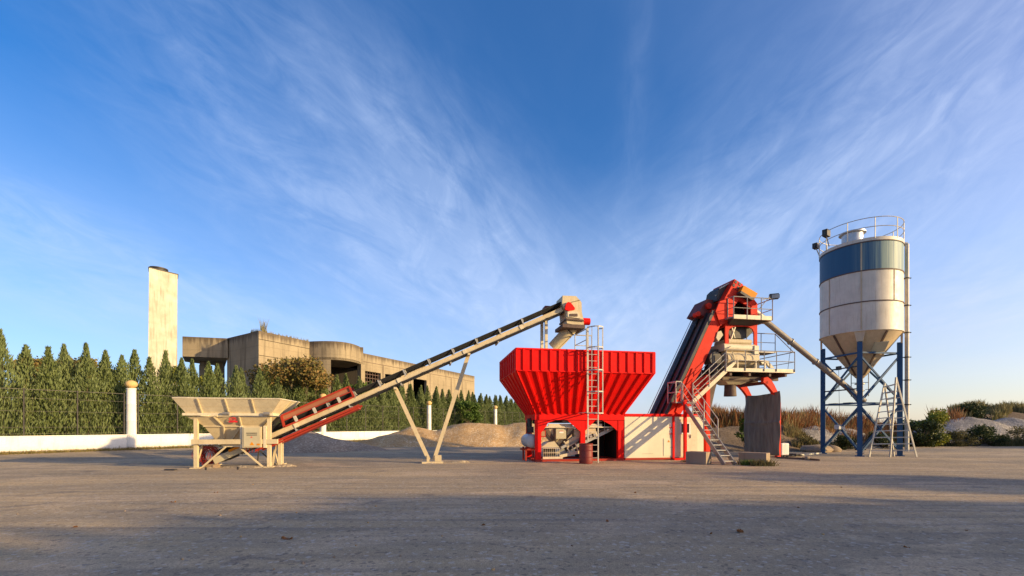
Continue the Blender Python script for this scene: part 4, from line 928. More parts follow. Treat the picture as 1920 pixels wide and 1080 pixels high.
# ------------------------------------------------------------------ white cabin container
def cabin():
    s0, s1 = BW + .05, S(1319, 0); z0, z1 = .12, 2.15
    r = thing('cabin_container', M((s0 + s1) / 2, 1.1, 0), 'cream white container cabin with red edges between bin and mixing tower', 'container')
    mb = MB(); mbox(mb, s0, s1, 0, BD, z0, z1); mb.build('wall', 'cabin_white', r)
    mb = MB(); mbox(mb, s0, s1 + .02, -.04, BD + .02, z1, z1 + .13); mb.build('roof_edge', 'red', r)
    mb = MB(); mbox(mb, s0, s1 + .02, -.02, BD + .02, .02, z0); mb.build('base_rail', 'red_dull', r)
    for px in (1263,): s = S(px, -.05); mb = MB(); mbox(mb, s - .05, s + .05, -.07, -.003, 0, z1); mb.build('post', 'red', r)
    # door with window
    a, b = S(1269, 0), S(1307, 0); mb = MB(); mbox(mb, a, b, -.03, -.003, .16, 2.02); dr = mb.build('door', 'cream_light', r)
    a, b = S(1274, 0), S(1294, 0); za, zb = Zh(1284, 814, 0), Zh(1284, 792, 0)
    mb = MB(); mb.plate([M(a, -.05, za), M(b, -.05, za), M(b, -.05, zb), M(a, -.05, zb)], [[M(a + .08, -.05, za + .07), M(b - .08, -.05, za + .07), M(b - .08, -.05, zb - .07), M(a + .08, -.05, zb - .07)]], V * .018); wf = mb.build('window_frame', 'white_plastic', dr)
    mb = MB(); mbox(mb, a + .081, b - .081, -.04, -.033, za + .071, zb - .071); mb.build('window_pane', 'glass_dark', dr)
    q = A(1295, 817, -.05); mb = MB(); mb.bar(q - U * .09, q + U * .03, .03, .03); mb.bar(q - UP * .12, q + UP * .06, .015, .05); mb.build('handle', 'steel', dr)
    # hatch, seams, stickers
    a, b = S(1244, 0), S(1262, 0); mb = MB(); mbox(mb, a, b, -.018, -.003, .2, Zh(1250, 822, 0)); hc = mb.build('hatch', 'cabin_white', r)
    q = A(1259, 839, -.03); MB().bar(q - U * .06, q + U * .04, .02, .02).build('handle', 'steel', hc)
    q = A(1254, 829, -.025); MB().prism([q - U * .07, q + U * .07, q + UP * .11], V * .005).build('warning_triangle', 'yellow', hc)
    for py in (797, 809):
        q = A(1258.5, py, -.012); mb = MB(); mb.bar(q - U * .07, q + U * .07, .006, .16); st = mb.build('safety_sign', 'sticker_white', r)
        mb = MB()
        for k in range(10):
            t0, t1 = k * .628, (k + 1) * .628; c = q - V * .006; mb.bar(c + U * .06 * math.cos(t0) + UP * .06 * math.sin(t0), c + U * .06 * math.cos(t1) + UP * .06 * math.sin(t1), .006, .014)
        q2 = q - UP * .12; mb.bar(q2 - U * .09, q2 + U * .09, .008, .05); mb.build('sign_print', 'sticker_red', st)
    mb = MB(); s = S(1236, 0)
    for z in (.3,): mb.bar(M(s0 + .9, -.006, .32), M(s0 + 1.5, -.006, .32), .008, .01)
    mb.build('seam', 'steel', r)
cabin()

# ------------------------------------------------------------------ mixing tower
VT = .45
def mixing_tower():
    r = thing('mixing_tower', M(11, 1.2, 0), 'tall red mixing tower with slanted feed conveyor, platforms and stairs', 'mixing plant')
    # slanted feed conveyor: side girders, dark belt deck on its upper left side
    WV = 1.55
    girder = [(1252, 777), (1290, 697), (1341, 584), (1349, 565), (1360, 580), (1350, 611), (1314, 696), (1276, 756), (1264, 777)]
    for v in (VT, VT + WV):
        mb = MB(); mb.prism([A(x, y, VT) + V * (v - VT) for x, y in girder], V * .06); mb.build('girder', 'red_tower', r)
    def Gp(px, py, dv=0, off=0): return A(px, py, VT) + V * dv
    a0, a1 = Gp(1252, 777), Gp(1341, 584); dd = (a1 - a0).normalized(); nn = V.cross(dd).normalized()
    if nn.dot(U) > 0: nn = -nn
    mb = MB(); mb.prism([a0 - dd * 1.8, a1, a1 + V * (WV + .06), a0 - dd * 1.8 + V * (WV + .06)], nn * .04); mb.build('belt_deck', 'brown_plate', r)
    mb = MB(); b0 = a0 - dd * 1.8
    for dv, w_ in ((.02, .06), (.55, .05), (WV - .35, .06), (WV + .0, .08)): mb.bar(b0 + V * dv + nn * .1, a1 + V * dv + nn * .1, w_, .12, nn)
    mb.bar(b0 + V * (WV - .25) + nn * .16, a1 + V * (WV - .25) + nn * .16, .4, .04, nn); mb.build('guide_rail', 'black', r)
    mb = MB()
    for q in (.0, .33): mb.tube(b0.lerp(a1, .1) + V * (WV - .1 + q * .2) + nn * (.24 + q * .2), a1 + V * (WV - .1 + q * .2) + nn * (.24 + q * .2), .018, 6)
    mb.build('cable', 'steel', r)
    mb = MB(); mb.prism([b0 + V * .05 - nn * .1, a1 + V * .05 - nn * .1, a1 + V * WV - nn * .1, b0 + V * WV - nn * .1], -nn * .04); mb.build('back_sheet', 'red_dark', r)
    # drive machinery on the shoulder of the conveyor
    mb = MB(); mb.prism([A(1309, 588, VT + .6), A(1325, 561, VT + .6), A(1345, 563, VT + .6), A(1345, 590, VT + .6), A(1338, 600, VT + .6)], V * 1.1); dv_ = mb.build('drive_housing', 'red_dark', r)
    for px, py, rr in ((1310, 588, .13), (1330, 573, .16), (1338, 584, .14)): q = A(px, py, VT + .45); mb = MB(); mb.tube(q, q + V * .35, rr, 12); mb.build('sheave', 'red_tower', dv_)
    mb = MB(); mb.path([A(1305, 612, VT + .8), A(1303, 600, VT + .8), A(1306, 592, VT + .8), A(1311, 590, VT + .8)], .02); mb.build('cable', 'black', r)
    mb = MB(); mb.prism([A(1343, 564, VT + .3), A(1347, 543, VT + .3), A(1353, 537, VT + .3), A(1373, 526, VT + .3), A(1368, 545, VT + .3), A(1358, 563, VT + .3)], V * 1.0); mb.build('head_guard', 'steel_dark', r)
    mb = MB(); mb.bar(A(1349, 541, VT + .25), A(1367, 531, VT + .25), .08, .06); mb.bar(A(1341, 554, VT + .4), A(1352, 551, VT + .4), .06, .06); mb.build('scraper', 'rail', r)
    # head casing
    head = [(1341, 584), (1349, 565), (1356, 563), (1377, 524), (1392, 534), (1391, 545), (1389, 548), (1413, 562), (1419, 570), (1419, 604), (1362, 604), (1350, 611)]
    win = [(1374, 592), (1374, 576), (1384, 564), (1406, 578), (1406, 592)]
    mb = MB(); mb.plate([A(x, y, VT - .03) for x, y in head], [[A(x, y, VT - .03) for x, y in win]], -V * .05); mb.build('head_casing', 'red_tower', r)
    mb = MB(); mb.plate([A(x, y, VT - .03) + V * 1.7 for x, y in head], [], V * .05); mb.build('head_casing', 'red_tower', r)
    mb = MB(); pts = [A(x, y, VT - .03) for x, y in head[2:10]]
    for a, b in zip(pts, pts[1:]):
        n = (b - a).cross(V).normalized() * .03; mb.prism([a, b, b + n, a + n], V * 1.7)
    mb.build('head_cover', 'red_tower', r)
    mb = MB(); mb.prism([A(1363, 606, VT + .9), A(1415, 606, VT + .9), A(1412, 565, VT + .9), A(1365, 565, VT + .9)], V * .05); mb.build('inner_panel', 'steel_dark', r)
    mb = MB()
    for px, py in ((1380, 530), (1387, 534), (1384, 541), (1376, 536)): q = A(px, py, VT - .1); mb.prism([q - U * .07, q + U * .05 - UP * .04, q + U * .07 + UP * .1, q - U * .02 + UP * .12], V * .01)
    mb.build('bearing_slot', 'black', r)
    mb = MB(); mb.bar(A(1375, 540, VT - .09), A(1391, 550, VT - .09), .03, .02); mb.build('seam', 'red_dark', r)
    # yellow motor cover
    mb = MB(); ya = [(1395, 535), (1421, 550), (1415, 560), (1389.5, 546)]; mb.prism([A(x, y, VT - .35) for x, y in ya], V * .6); mb.build('motor_cover', 'yellow', r)
    mb = MB(); mb.prism([A(1390, 545, VT - .38), A(1415, 560.5, VT - .38), A(1411, 563, VT - .38), A(1388, 549, VT - .38)], V * .66); mb.build('motor_base', 'steel_dark', r)
    # portal frame with arched opening, front and rear
    arch = [(1366, 648), (1366, 622), (1368, 617), (1373, 613.5), (1379, 612), (1399, 612), (1406, 613.5), (1411, 617), (1414, 623), (1414.5, 648)]
    outer = [(1360, 648), (1360, 604), (1420, 604), (1420, 648)]
    prt = [(1360, 604), (1420, 604), (1420, 648)] + arch[::-1] + [(1360, 648)]
    for v in (0, 1.55): mb = MB(); mb.plate([A(x, y, VT) + V * v for x, y in prt], [], V * .08); mb.build('portal_frame', 'red_tower', r)
    mb = MB()
    for px in (1362, 1417): q = A(px, 608, VT); mb.bar(q + V * .08, q + V * 1.55, .14, .2)
    mb.build('portal_beam', 'red_tower', r)
    mb = MB(); mb.prism([A(1362, 606, VT + .3), A(1417, 606, VT + .3), A(1412, 622, VT + .3), A(1400, 634, VT + .3), A(1370, 634, VT + .3), A(1364, 620, VT + .3)], V * 1.0); mb.build('transfer_chute', 'steel_dark', r)
    mb = MB(); mb.tube(A(1378, 612, VT + .1), A(1370, 636, VT + .1), .06, 8); mb.tube(A(1372, 615, VT + .1), A(1377, 634, VT + .1), .05, 8); mb.build('dust_pipe', 'cabinet', r)
    mb = MB(); q = A(1350, 628, VT - .05); mb.prism([A(1343, 633, VT - .05), A(1346, 622, VT - .05), A(1352, 620, VT - .05), A(1356, 628, VT - .05), A(1347, 640, VT - .05)], V * .4); mb.build('sensor_box', 'cabinet', r)
    # mixer: rounded body, service cover, feed cover
    zP = 4.6; sA, sB = S(1357, VT), S(1415, VT)
    def body(v0, v1, z0, z1, sA, sB, name, mat, rad=.35):
        prof = []
        for cx, cz, a0 in ((v1 - rad, z0 + rad, -90), (v1 - rad, z1 - rad, 0), (v0 + rad, z1 - rad, 90), (v0 + rad, z0 + rad, 180)):
            for a in range(0, 91, 18): prof.append((cx + rad * math.cos(R(a0 + a)), cz + rad * math.sin(R(a0 + a))))
        mb = MB(); mb.prism([M(sA, v, z) for v, z in prof], U * (sB - sA)); mb.sm = True; return mb.build(name, mat, r)
    mx = body(.25, 2.1, zP + .15, Zh(1385, 657, .3), sA + .12, sB + .1, 'mixer_drum', 'cream', .42)
    body(.35, 2.0, Zh(1385, 658, .35), Zh(1385, 644, .35), sA - .02, sB, 'mixer_cover', 'cream_light', .16)
    body(.45, 1.7, Zh(1385, 645, .45), Zh(1385, 635, .45), S(1367, .45), S(1410, .45), 'feed_cover', 'cream', .12)
    mb = MB()
    for px, c in ((1372, 1), (1396, 1)):
        pts = [A(px + 4 * math.cos(R(a)), 674 - 15 * math.sin(R(a)), .21) for a in range(0, 100, 12)]
        for a, b in zip(pts, pts[1:]): mb.bar(a, b, .03, .03)
    mb.build('mixer_rib', 'cabinet', r)
    mb = MB(); mbox(mb, S(1415, .3), S(1423, .3), .3, 1.2, zP + .1, Zh(1419, 648, .3)); mbox(mb, S(1418, .25), S(1428, .25), .4, 1.1, zP + .1, Zh(1419, 663, .3)); mb.build('gear_case', 'cream_light', r)
    mb = MB(); mb.prism([A(1383, 675.5, .12), A(1437, 677, .12), A(1437, 675.5, .12), A(1383, 674, .12)], V * .5)
    for px in (1383, 1417, 1434): mb.bar(A(px, 676, .15), A(px, 690, .15), .06, .06)
    mb.prism([A(1361, 690, .15), A(1380, 676, .15), A(1384, 676, .15), A(1372, 690, .15)], V * .1); mb.prism([A(1434, 676, .15), A(1440, 676, .15), A(1452, 690, .15), A(1444, 690, .15)], V * .1); mb.build('mixer_cradle', 'cream_light', r)
    mb = MB(); q = A(1342, 672, .3); mb.tube(q, q + V * .6, .34, 18); mb.tube(A(1337, 688, .35), A(1337, 688, .9), .25, 16); mb.build('mixer_motor', 'steel_dark', r)
    mb = MB(); q = A(1429, 681, .5); mb.tube(q - U * .2, q + U * .3, .13, 12); mb.build('gear_motor', 'galv', r)
    # lower platform
    s0, s1 = S(1361, .05), S(1490, .05)
    mb = MB(); mbox(mb, s0, s1, .12, 2.7, zP - .06, zP); mb.build('platform_deck', 'steel', r)
    mb = MB(); mbox(mb, s0, s1, .02, .11, zP - .13, zP + .06); mbox(mb, s0, s1, 2.71, 2.8, zP - .13, zP + .06); mbox(mb, s1 - .08, s1, .12, 2.7, zP - .14, zP - .07); mb.build('platform_edge', 'cream_light', r)
    mb = MB()
    for s in (s0 + .3, s0 + 1.4, s0 + 2.6, s1 - .5): mbox(mb, s, s + .12, .15, 2.68, zP - .32, zP - .07)
    mbox(mb, s0 + .2, s1 - .5, .6, .75, zP - .5, zP - .33); mbox(mb, s0 + .2, s1 - .5, 2.1, 2.25, zP - .5, zP - .33); mb.build('platform_joist', 'brown_plate', r)
    mb = MB(); xs = [1361, 1397, 1432.5, 1455.5, 1489.5]
    railing(mb, [M(S(x, .02), .0, zP - .08) for x in xs] + [M(s1, 2.75, zP - .08)], 1.05, .022); mb.build('platform_railing', 'steel', r)
    # raised service deck railing behind the mixer
    zq = Zh(1427, 659, 1.6); mb = MB(); pts = [M(S(x, 1.6), 1.6, zq) for x in (1400, 1427, 1453.5)]; railing(mb, pts, Zh(1400, 624, 1.6) - zq, .022)
    hh = UP * (Zh(1400, 624, 1.6) - zq)
    mb.tube(pts[0] + hh, A(1361, 657, .02), .022, 6); mb.tube(pts[2] + hh, A(1489.5, 662, .02), .022, 6); mb.build('service_railing', 'steel', r)
    mb = MB(); mbox(mb, S(1398, 1.6), S(1456, 1.6), 1.6, 2.6, zq - .05, zq); mb.build('service_deck', 'steel', r)
    # upper platform
    zU = Zh(1410, 594, 0); u0, u1 = S(1375.5, -.1), S(1449, -.1)
    mb = MB(); mbox(mb, u0 - .15, u1, -.02, 1.7, zU - .12, zU - .05); mb.build('platform_deck', 'steel', r)
    mb = MB(); mbox(mb, u0, u1, -.12, -.03, zU - .16, zU + .05); mbox(mb, u1 - .06, u1, -.02, 1.7, zU - .17, zU - .125); mb.build('platform_edge', 'cream_light', r)
    mb = MB(); mb.prism([M(u0, -.02, zU - .13), M(u1, -.02, zU - .13), M(u1 - .9, .4, zU - .36), M(u0 + .1, .4, zU - .36)], V * 1.0); mb.build('platform_bracket', 'steel_dark', r)
    mb = MB(); railing(mb, [A(1364.5, 600, VT - .1)] + [M(S(x, -.12), -.12, zU - .16) for x in (1375.5, 1401, 1427.5, 1448.5)] + [M(u1, 1.5, zU - .16)], 1.12, .024); mb.build('platform_railing', 'steel', r)
    # floodlight on an arm
    fl_ = MB(); q = A(1451, 556, -.1); fl_.box(q, (.42, .22, .26), R(-20)); fo = fl_.build('floodlight', 'steel_dark', r)
    mb = MB(); mb.box(q - V * .13 - UP * .02, (.36, .02, .2), R(-20)); mb.build('lamp_glass', 'galv', fo)
    mb = MB(); mb.tube(A(1448, 565, -.1), q, .025, 6); mb.tube(A(1423, 580, -.1), A(1444, 555, -.1), .018, 6); mb.tube(A(1427, 563, -.1), q, .018, 6); mb.build('lamp_arm', 'steel', fo)
    # discharge cone and rubber spout
    c = A(1369, 710, 1.25); c.z = 0; z1, z2, z3 = zP - .33, Zh(1368, 722, 1.25), Zh(1368, 743, 1.25)
    mb = MB(); q = M(11, 1.25, 0)
    a = [M(s0 + .1, .5, z1), M(s0 + 2.3, .5, z1), M(s0 + 2.3, 2.1, z1), M(s0 + .1, 2.1, z1)]; cc = Vector((c.x, c.y, z2)); b = [cc - U * .38 - V * .35, cc + U * .38 - V * .35, cc + U * .38 + V * .35, cc - U * .38 + V * .35]
    mb.add(a + b, [(0, 1, 5, 4), (1, 2, 6, 5), (2, 3, 7, 6), (3, 0, 4, 7), (4, 5, 6, 7), (0, 3, 2, 1)]); mb.build('discharge_cone', 'cabinet', r)
    mb = MB(); mb.lathe((c.x, c.y, 0), [(.29, z2 + .02), (.30, z2 - .3), (.32, z3), (.30, z3), (.28, z2)], 22); mb.build('discharge_spout', 'brown_plate', r)
    # right hand legs, kinked outward, with cross beam
    for v, mname in ((.5, 'red_tower'), (2.5, 'red_tower')):
        top = M(12.62, v, zP - .5); kink = M(13.35, v, 3.35); gr = M(13.42, v, 0)
        outer_ = [(12.5, 4.27), (12.74, 4.27), (12.95, 4.12), (13.13, 3.86), (13.33, 3.5), (13.49, 3.18), (13.52, 2.9), (13.52, 0), (13.32, 0), (13.32, 2.95), (13.22, 3.2), (13.0, 3.52), (12.82, 3.72), (12.62, 3.9), (12.46, 4.0)]
        mb = MB(); mb.plate([M(a_, v - .1, z_) for a_, z_ in outer_], [], V * .2); lg = mb.build('leg', mname, r)
        mb = MB(); mbox(mb, 13.22, 13.62, v - .2, v + .2, 0.0, .03); mb.build('foot_plate', 'red_dark', lg)
    mb = MB(); mb.bar(M(12.66, .4, zP - .62), M(12.66, 2.4, zP - .62), .14, .16); mb.bar(M(13.4, .35, 3.25), M(13.4, 2.5, 3.25), .1, .1); mb.build('leg_beam', 'red_dark', r)
    # left hand legs and plating
    for px, v in ((1325.5, .5), (1325.5, 2.4)):
        s = S(1325.5, .5); mb = MB(); mb.bar(M(s, v, 0), M(s, v, zP - .3), .22, .22); mb.build('leg', 'red_tower', r)
    mb = MB(); mb.prism([A(x, y, .9) for x, y in ((1300, 700), (1345, 716), (1341, 730), (1332, 772), (1330, 845), (1300, 845))], V * .06); mb.build('side_plating', 'brown_plate', r)
    mb = MB(); mb.prism([A(x, y, 2.4) for x, y in ((1300, 690), (1352, 700), (1352, 716), (1300, 740))], V * .06); mb.build('rear_plating', 'red_dark', r)
    mb = MB(); mb.bar(M(S(1268, .5), .5, 2.35), M(S(1300, .5), .5, 4.6), .2, .2); mb.bar(M(S(1310, .5), .5, 2.35), M(S(1300, .5), .5, 3.5), .14, .14); mb.build('raker', 'red_tower', r)
    mb = MB(); mb.prism([A(x, y, .55) for x, y in ((1262, 777), (1276, 756), (1300, 716), (1330, 700), (1330, 777), (1318, 777), (1305, 762), (1285, 762), (1276, 777))], V * .04); mb.build('arched_plate', 'red_tower', r)
    # dark service bay behind the upper stair
    mb = MB(); mb.prism([A(x, y, .85) for x, y in ((1318, 700), (1362, 700), (1362, 655), (1334, 655))], V * .05); mb.build('bay_panel', 'steel_dark', r)
    # front post at the foot of the landing
    mb = MB(); s = S(1284.5, -.2); mb.bar(M(s, -.2, 0), M(s, -.2, 2.9), .13, .13); mb.build('landing_post', 'red', r)
    mb = MB(); mb.bar(M(s - .6, -.2, .05), M(s + .3, -.2, .05), .1, .1); mb.build('landing_base', 'red', r)
    # ---------------- stairs
    zl = 2.95; w2 = .6; sl0 = 7.62
    def flight(p0, p1, wv, n, name, mat):
        # p0 bottom, p1 top (left stringer); wv = width vector
        mb = MB(); dirh = Vector((p1.x - p0.x, p1.y - p0.y, 0)).normalized()
        for o in (Vector(), wv): mb.bar(p0 + o, p1 + o, .05, .2, UP)
        f = mb.build(name, mat, r)
        for i in range(n):
            q = p0.lerp(p1, (i + .6) / n); t_ = MB(); t_.prism([q - dirh * .11, q + dirh * .11, q + wv + dirh * .11, q + wv - dirh * .11], (0, 0, .03)); t_.build('tread', 'rail', f)
        return f
    p0 = G(1358, 872.3) ; p0 = p0 + UP * .02; p1 = p0 + V * 3.25; p1.z = zl - .05
    f1 = flight(p0, p1, U * .52, 13, 'stair_flight', 'steel')
    mb = MB()
    for o in (Vector(), U * .52):
        pts = [p0.lerp(p1, q) + o for q in (.36, .68, .97)]
        if o.length == 0: pts = [p0.lerp(p1, q) for q in (.45, .72, .99)]
        for p in pts: mb.tube(p, p + UP * .95, .026, 6)
        for h in (.95, .5): mb.tube(pts[0] + UP * h, pts[-1] + UP * h, .02, 6)
    mb.build('handrail', 'rail', f1)
    # landing
    l0 = (p1 - O0).dot(U); lv = (p1 - O0).dot(V)
    mb = MB(); mbox(mb, l0 - .35, l0 + .7, lv, lv + .75, zl - .12, zl - .06); mb.build('landing', 'steel', r)
    mb = MB(); railing(mb, [M(l0 - .05, lv, zl - .1), M(l0 - .35, lv, zl - .1), M(l0 - .35, lv + .75, zl - .1), M(l0 + .3, lv + .75, zl - .1)], 1.05, .028); mb.build('landing_railing', 'rail', r)
    # upper flight
    a = M(l0 + .55, lv + .04, zl - .12); b = M(s0 + .02, lv + .04, zP - .1)
    f2 = flight(a, b, V * .62, 8, 'stair_flight', 'cream_light')
    mb = MB()
    for o in (-V * .03, V * .65):
        pts = [a.lerp(b, q) + o for q in (.02, .5, .98)]
        for p in pts: mb.tube(p, p + UP * .95, .024, 6)
        for h in (.95, .65, .35): mb.tube(pts[0] + UP * h, pts[-1] + UP * h, .02, 6)
    mb.build('handrail', 'rail', f2)
mixing_tower()
def tarp():
    p0, p1 = M(13.18, .02, 0), M(13.18, 2.68, 0); mb = MB(); nu, nv = 60, 40; rr = random.Random(3)
    for j in range(nv + 1):
        for i in range(nu + 1):
            q = i / nu; z = j / nv; top = 3.52 - .07 * q - .10 * math.sin(math.pi * q); zz = .12 + (top - .12) * z
            fold = .05 * math.sin(q * 15 + 2.2 * math.sin(z * 3 + q * 3)) + .02 * math.sin(q * 37 + z * 3) * (.35 + .65 * abs(.5 - z) * 2) + .07 * noise.noise(Vector((q * 5, z * 4, 2))) - .05 * math.exp(-((z - .52) / .02) ** 2)
            wq = q + .02 * math.sin(z * 6) * (1 - z)
            mb.v.append(p0.lerp(p1, wq) + U * (-.08 + fold) + UP * zz)
    k = nu + 1; mb.f = [(j * k + i, j * k + i + 1, (j + 1) * k + i + 1, (j + 1) * k + i) for j in range(nv) for i in range(nu)]; mb.sm = True
    o = mb.build('tarpaulin', 'tarp', origin=M(13.2, 1.3, 0)); tag(o, 'brown tarpaulin curtain hanging between the red legs of the tower', 'tarpaulin')
    m = o.modifiers.new('thickness', 'SOLIDIFY'); m.thickness = .012
tarp()

# ------------------------------------------------------------------ silo
SC = Vector((20.3, 26.15, 0)); SRAD = 1.93
def silo():
    r = thing('cement_silo', SC, 'tall cream cement silo with faded blue band on blue legs', 'silo')
    zb, z1, z2, zt = 6.93, 8.49, 10.19, 11.75
    mb = MB(); mb.lathe(SC, [(SRAD, zb), (SRAD, z2)], 72); mb.build('shell', 'silo_white', r)
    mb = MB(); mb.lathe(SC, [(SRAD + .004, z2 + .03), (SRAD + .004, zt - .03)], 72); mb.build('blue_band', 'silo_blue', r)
    for z in (zb, z1, z2, zt):
        mb = MB(); mb.lathe(SC, [(SRAD, z - .03), (SRAD + .035, z - .025), (SRAD + .035, z + .025), (SRAD, z + .03)], 72); mb.build('flange', 'brown_plate' if z > 7 else 'silo_white', r)
    cdir = SC.normalized(); perp = Vector((cdir.y, -cdir.x, 0))
    mb = MB(); mb.lathe(SC, [(SRAD + .02, zt + .03), (SRAD + .03, zt + .2), (SRAD - .1, zt + .24), (.5, zt + .5), (0, zt + .52)], 72); mb.build('roof', 'silo_white', r)
    # vertical seam strips
    mb = MB()
    for a, zz0, zz1 in ((2, zb, zt), (-46, zb, z2), (50, z1, z2), (95, zb, zt), (-100, zb, zt)):
        d = (-cdir * math.cos(R(a)) + perp * math.sin(R(a))); q = SC + d * (SRAD + .012); mb.bar(q + UP * (zz0 + .04), q + UP * (zz1 - .04), .07 if a == 2 else .03, .025, d)
    mb.build('seam_strip', 'silo_cone', r)
    mb = MB(); mb.lathe(SC, [(.16, 4.45), (.22, 4.5), (SRAD - .02, zb - .03)], 64); mb.build('cone', 'silo_cone', r)
    mb = MB()
    for a in (-38, 38, 115, -115):
        d = (-cdir * math.cos(R(a)) + perp * math.sin(R(a))); mb.bar(SC + d * .3 + UP * 4.62, SC + d * (SRAD - .01) + UP * (zb - .08), .1, .05, d)
    for z, rad in ((5.6, .95),): mb.lathe(SC, [(rad - .02, z - .02), (rad + .04, z), (rad - .0, z + .03)], 48)
    mb.build('cone_stiffener', 'brown_plate', r)
    d = (-cdir * math.cos(R(35)) + perp * math.sin(R(35))); q = SC + d * 1.42 + UP * 6.05; mb = MB(); tx = perp; ty = (UP * .82 + d * .57)
    mb.prism([q - tx * .3 - ty * .3 + d * .05, q + tx * .3 - ty * .3 + d * .05, q + tx * .3 + ty * .3 + d * .05, q - tx * .3 + ty * .3 + d * .05], d * .04 - UP * .03); mb.build('hatch', 'cabinet', r)
    # outlet valve
    mb = MB(); mb.tube(SC + UP * 4.5, SC + UP * 3.4, .16, 16); mb.sm = True; mb.lathe(SC + UP * 4.1, [(.25, 0), (.25, .06)], 16); mb.lathe(SC + UP * 3.7, [(.23, 0), (.23, .06)], 16); ov = mb.build('outlet_valve', 'steel', r)
    mb = MB()
    for px, s in ((-1, 1), (1, 1)):
        q = SC + perp * .4 * px; mb.bar(q + UP * 3.4, q + UP * 4.75, .03, .03); mb.bar(q + UP * 4.2, SC + UP * 4.2, .03, .03); mb.bar(q + UP * 3.8 - perp * .15, q + UP * 3.8 + perp * .15, .03, .03)
    mb.build('valve_linkage', 'steel_dark', ov)
    # legs
    LR = 1.77; legs = {'f': SC - cdir * LR, 'b': SC + cdir * LR, 'l': SC - perp * LR, 'r': SC + perp * LR}
    for k_, p in legs.items():
        rad = (p - SC).normalized()
        mb = MB(); mb.bar(p, p + UP * 6.35, .24, .24, perp if k_ in 'fb' else cdir)
        lg = mb.build('leg', 'blue_steel', r)
        mb = MB(); q = p + rad * .04; tt = UP.cross(rad); mb.prism([q - tt * .26 + UP * 6.93, q + tt * .26 + UP * 6.93, q + tt * .13 + UP * 6.3, q - tt * .13 + UP * 6.3], rad * .08); mb.build('leg_bracket', 'silo_cone', lg)
        mb = MB(); mb.box(p + UP * .02, (.42, .42, .04), math.atan2(cdir.y, cdir.x)); mb.build('foot_plate', 'blue_steel', lg)
    br = MB(); zl = 5.75, 2.95, .25
    order = ['f', 'r', 'b', 'l']
    for i in range(4):
        a, b = legs[order[i]], legs[order[(i + 1) % 4]]
        h = MB()
        for z in (5.75, 2.95): h.bar(a + UP * z, b + UP * z, .07, .09)
        h.build('horizontal_brace', 'blue_steel', r)
        x = MB()
        for za, zb_ in ((5.6, 3.1), (2.8, .25)): x.bar(a + UP * za, b + UP * zb_, .07, .09); x.bar(b + UP * za + (b - a).normalized() * 0, a + UP * zb_ + Vector((0, 0, .0)) + (b - a).cross(UP).normalized() * .08, .07, .09)
        x.build('cross_brace', 'blue_steel', r)
    # extra level on the left face and the V gusset
    a, b = legs['f'], legs['l']; mb = MB(); mb.bar(a + UP * 5.0, b + UP * 5.0, .06, .07); mb.bar(a + UP * 3.75, b + UP * 3.75, .06, .07); mb.box(a.lerp(b, .55) + UP * 5.05, (.3, .1, .22), math.atan2((b - a).y, (b - a).x)); mb.build('horizontal_brace', 'steel_dark', r)
    mb = MB(); q = a.lerp(b, .52) + UP * 1.62 - cdir * .1; mb.box(q, (.42, .3, .26), .2); mb.build('junction_box', 'tank_white', r)
    mb = MB(); mb.tube(q, a.lerp(b, .55) + UP * 5.0, .01, 5); mb.build('cable', 'black', r)
    mb = MB()
    for px in (.3, .7): q = a.lerp(b, px) + UP * 3.0; mb.bar(q - (b - a).normalized() * .25, q + (b - a).normalized() * .25, .16, .03)
    mb.build('hose_bundle', 'black', r)
    # top railing, handrail ring
    zr = zt + .22; mb = MB(); n = 40; RR = SRAD + .02
    ring = lambda z: [SC + Vector((RR * math.cos(2 * math.pi * i / n), RR * math.sin(2 * math.pi * i / n), z)) for i in range(n + 1)]
    for z in (zr + .55, zr + 1.05): mb.path(ring(z), .022, 5)
    for i in range(0, n, 4): a = ring(zr)[i]; mb.bar(a - UP * .1, a + UP * 1.05, .04, .03)
    mb.build('top_railing', 'rail', r)
    c = SC - perp * .35 + cdir * .1; mb = MB(); mb.lathe((c.x, c.y, 0), [(.52, zr), (.52, zr + .98), (.66, zr + 1.0), (.66, zr + 1.07), (.3, zr + 1.14), (0, zr + 1.15)], 30); ft = mb.build('dust_filter', 'alu', r)
    # two floodlights on the left of the railing
    for ang, zz, s_ in ((-46, .85, .46), (-92, .75, .38)):
        d = (-cdir * math.cos(R(ang)) + perp * math.sin(R(ang))); q = SC + d * (RR + .18) + UP * (zr + zz); mb = MB(); mb.box(q, (s_, .26, s_ * .8), R(35)); f = mb.build('floodlight', 'steel_dark', r)
        mb = MB(); mb.box(q + Vector((-.09, -.12, 0)), (s_ * .8, .03, s_ * .62), R(35)); mb.build('lamp_glass', 'glass_dark', f)
        mb = MB(); mb.tube(SC + d * RR + UP * (zr + .1), q - UP * .1, .03, 6); mb.build('lamp_arm', 'steel', f)
    # fill pipe down the right side
    q = Vector((.8815 * 25.55, 25.55, 0)); mb = MB(); mb.tube(q + UP * .25, q + UP * 12.05, .10, 12); mb.tube(q + UP * 12.05, SC + (q - SC) * .75 + UP * 12.15, .10, 12); mb.sm = True; fp = mb.build('fill_pipe', 'rail', r)
    for z in (10.1, 8.55, 7.0, 5.6, 4.3, 2.9):
        mb = MB(); mb.bar(q + UP * z + (q - SC).normalized() * .2, SC + (q - SC).normalized() * (SRAD if z > 6.9 else LR + .1) + UP * z, .05, .05)
        mb.lathe(q + UP * z, [(.13, -.03), (.13, .03)], 12); mb.build('pipe_bracket', 'steel_dark', fp)
silo()
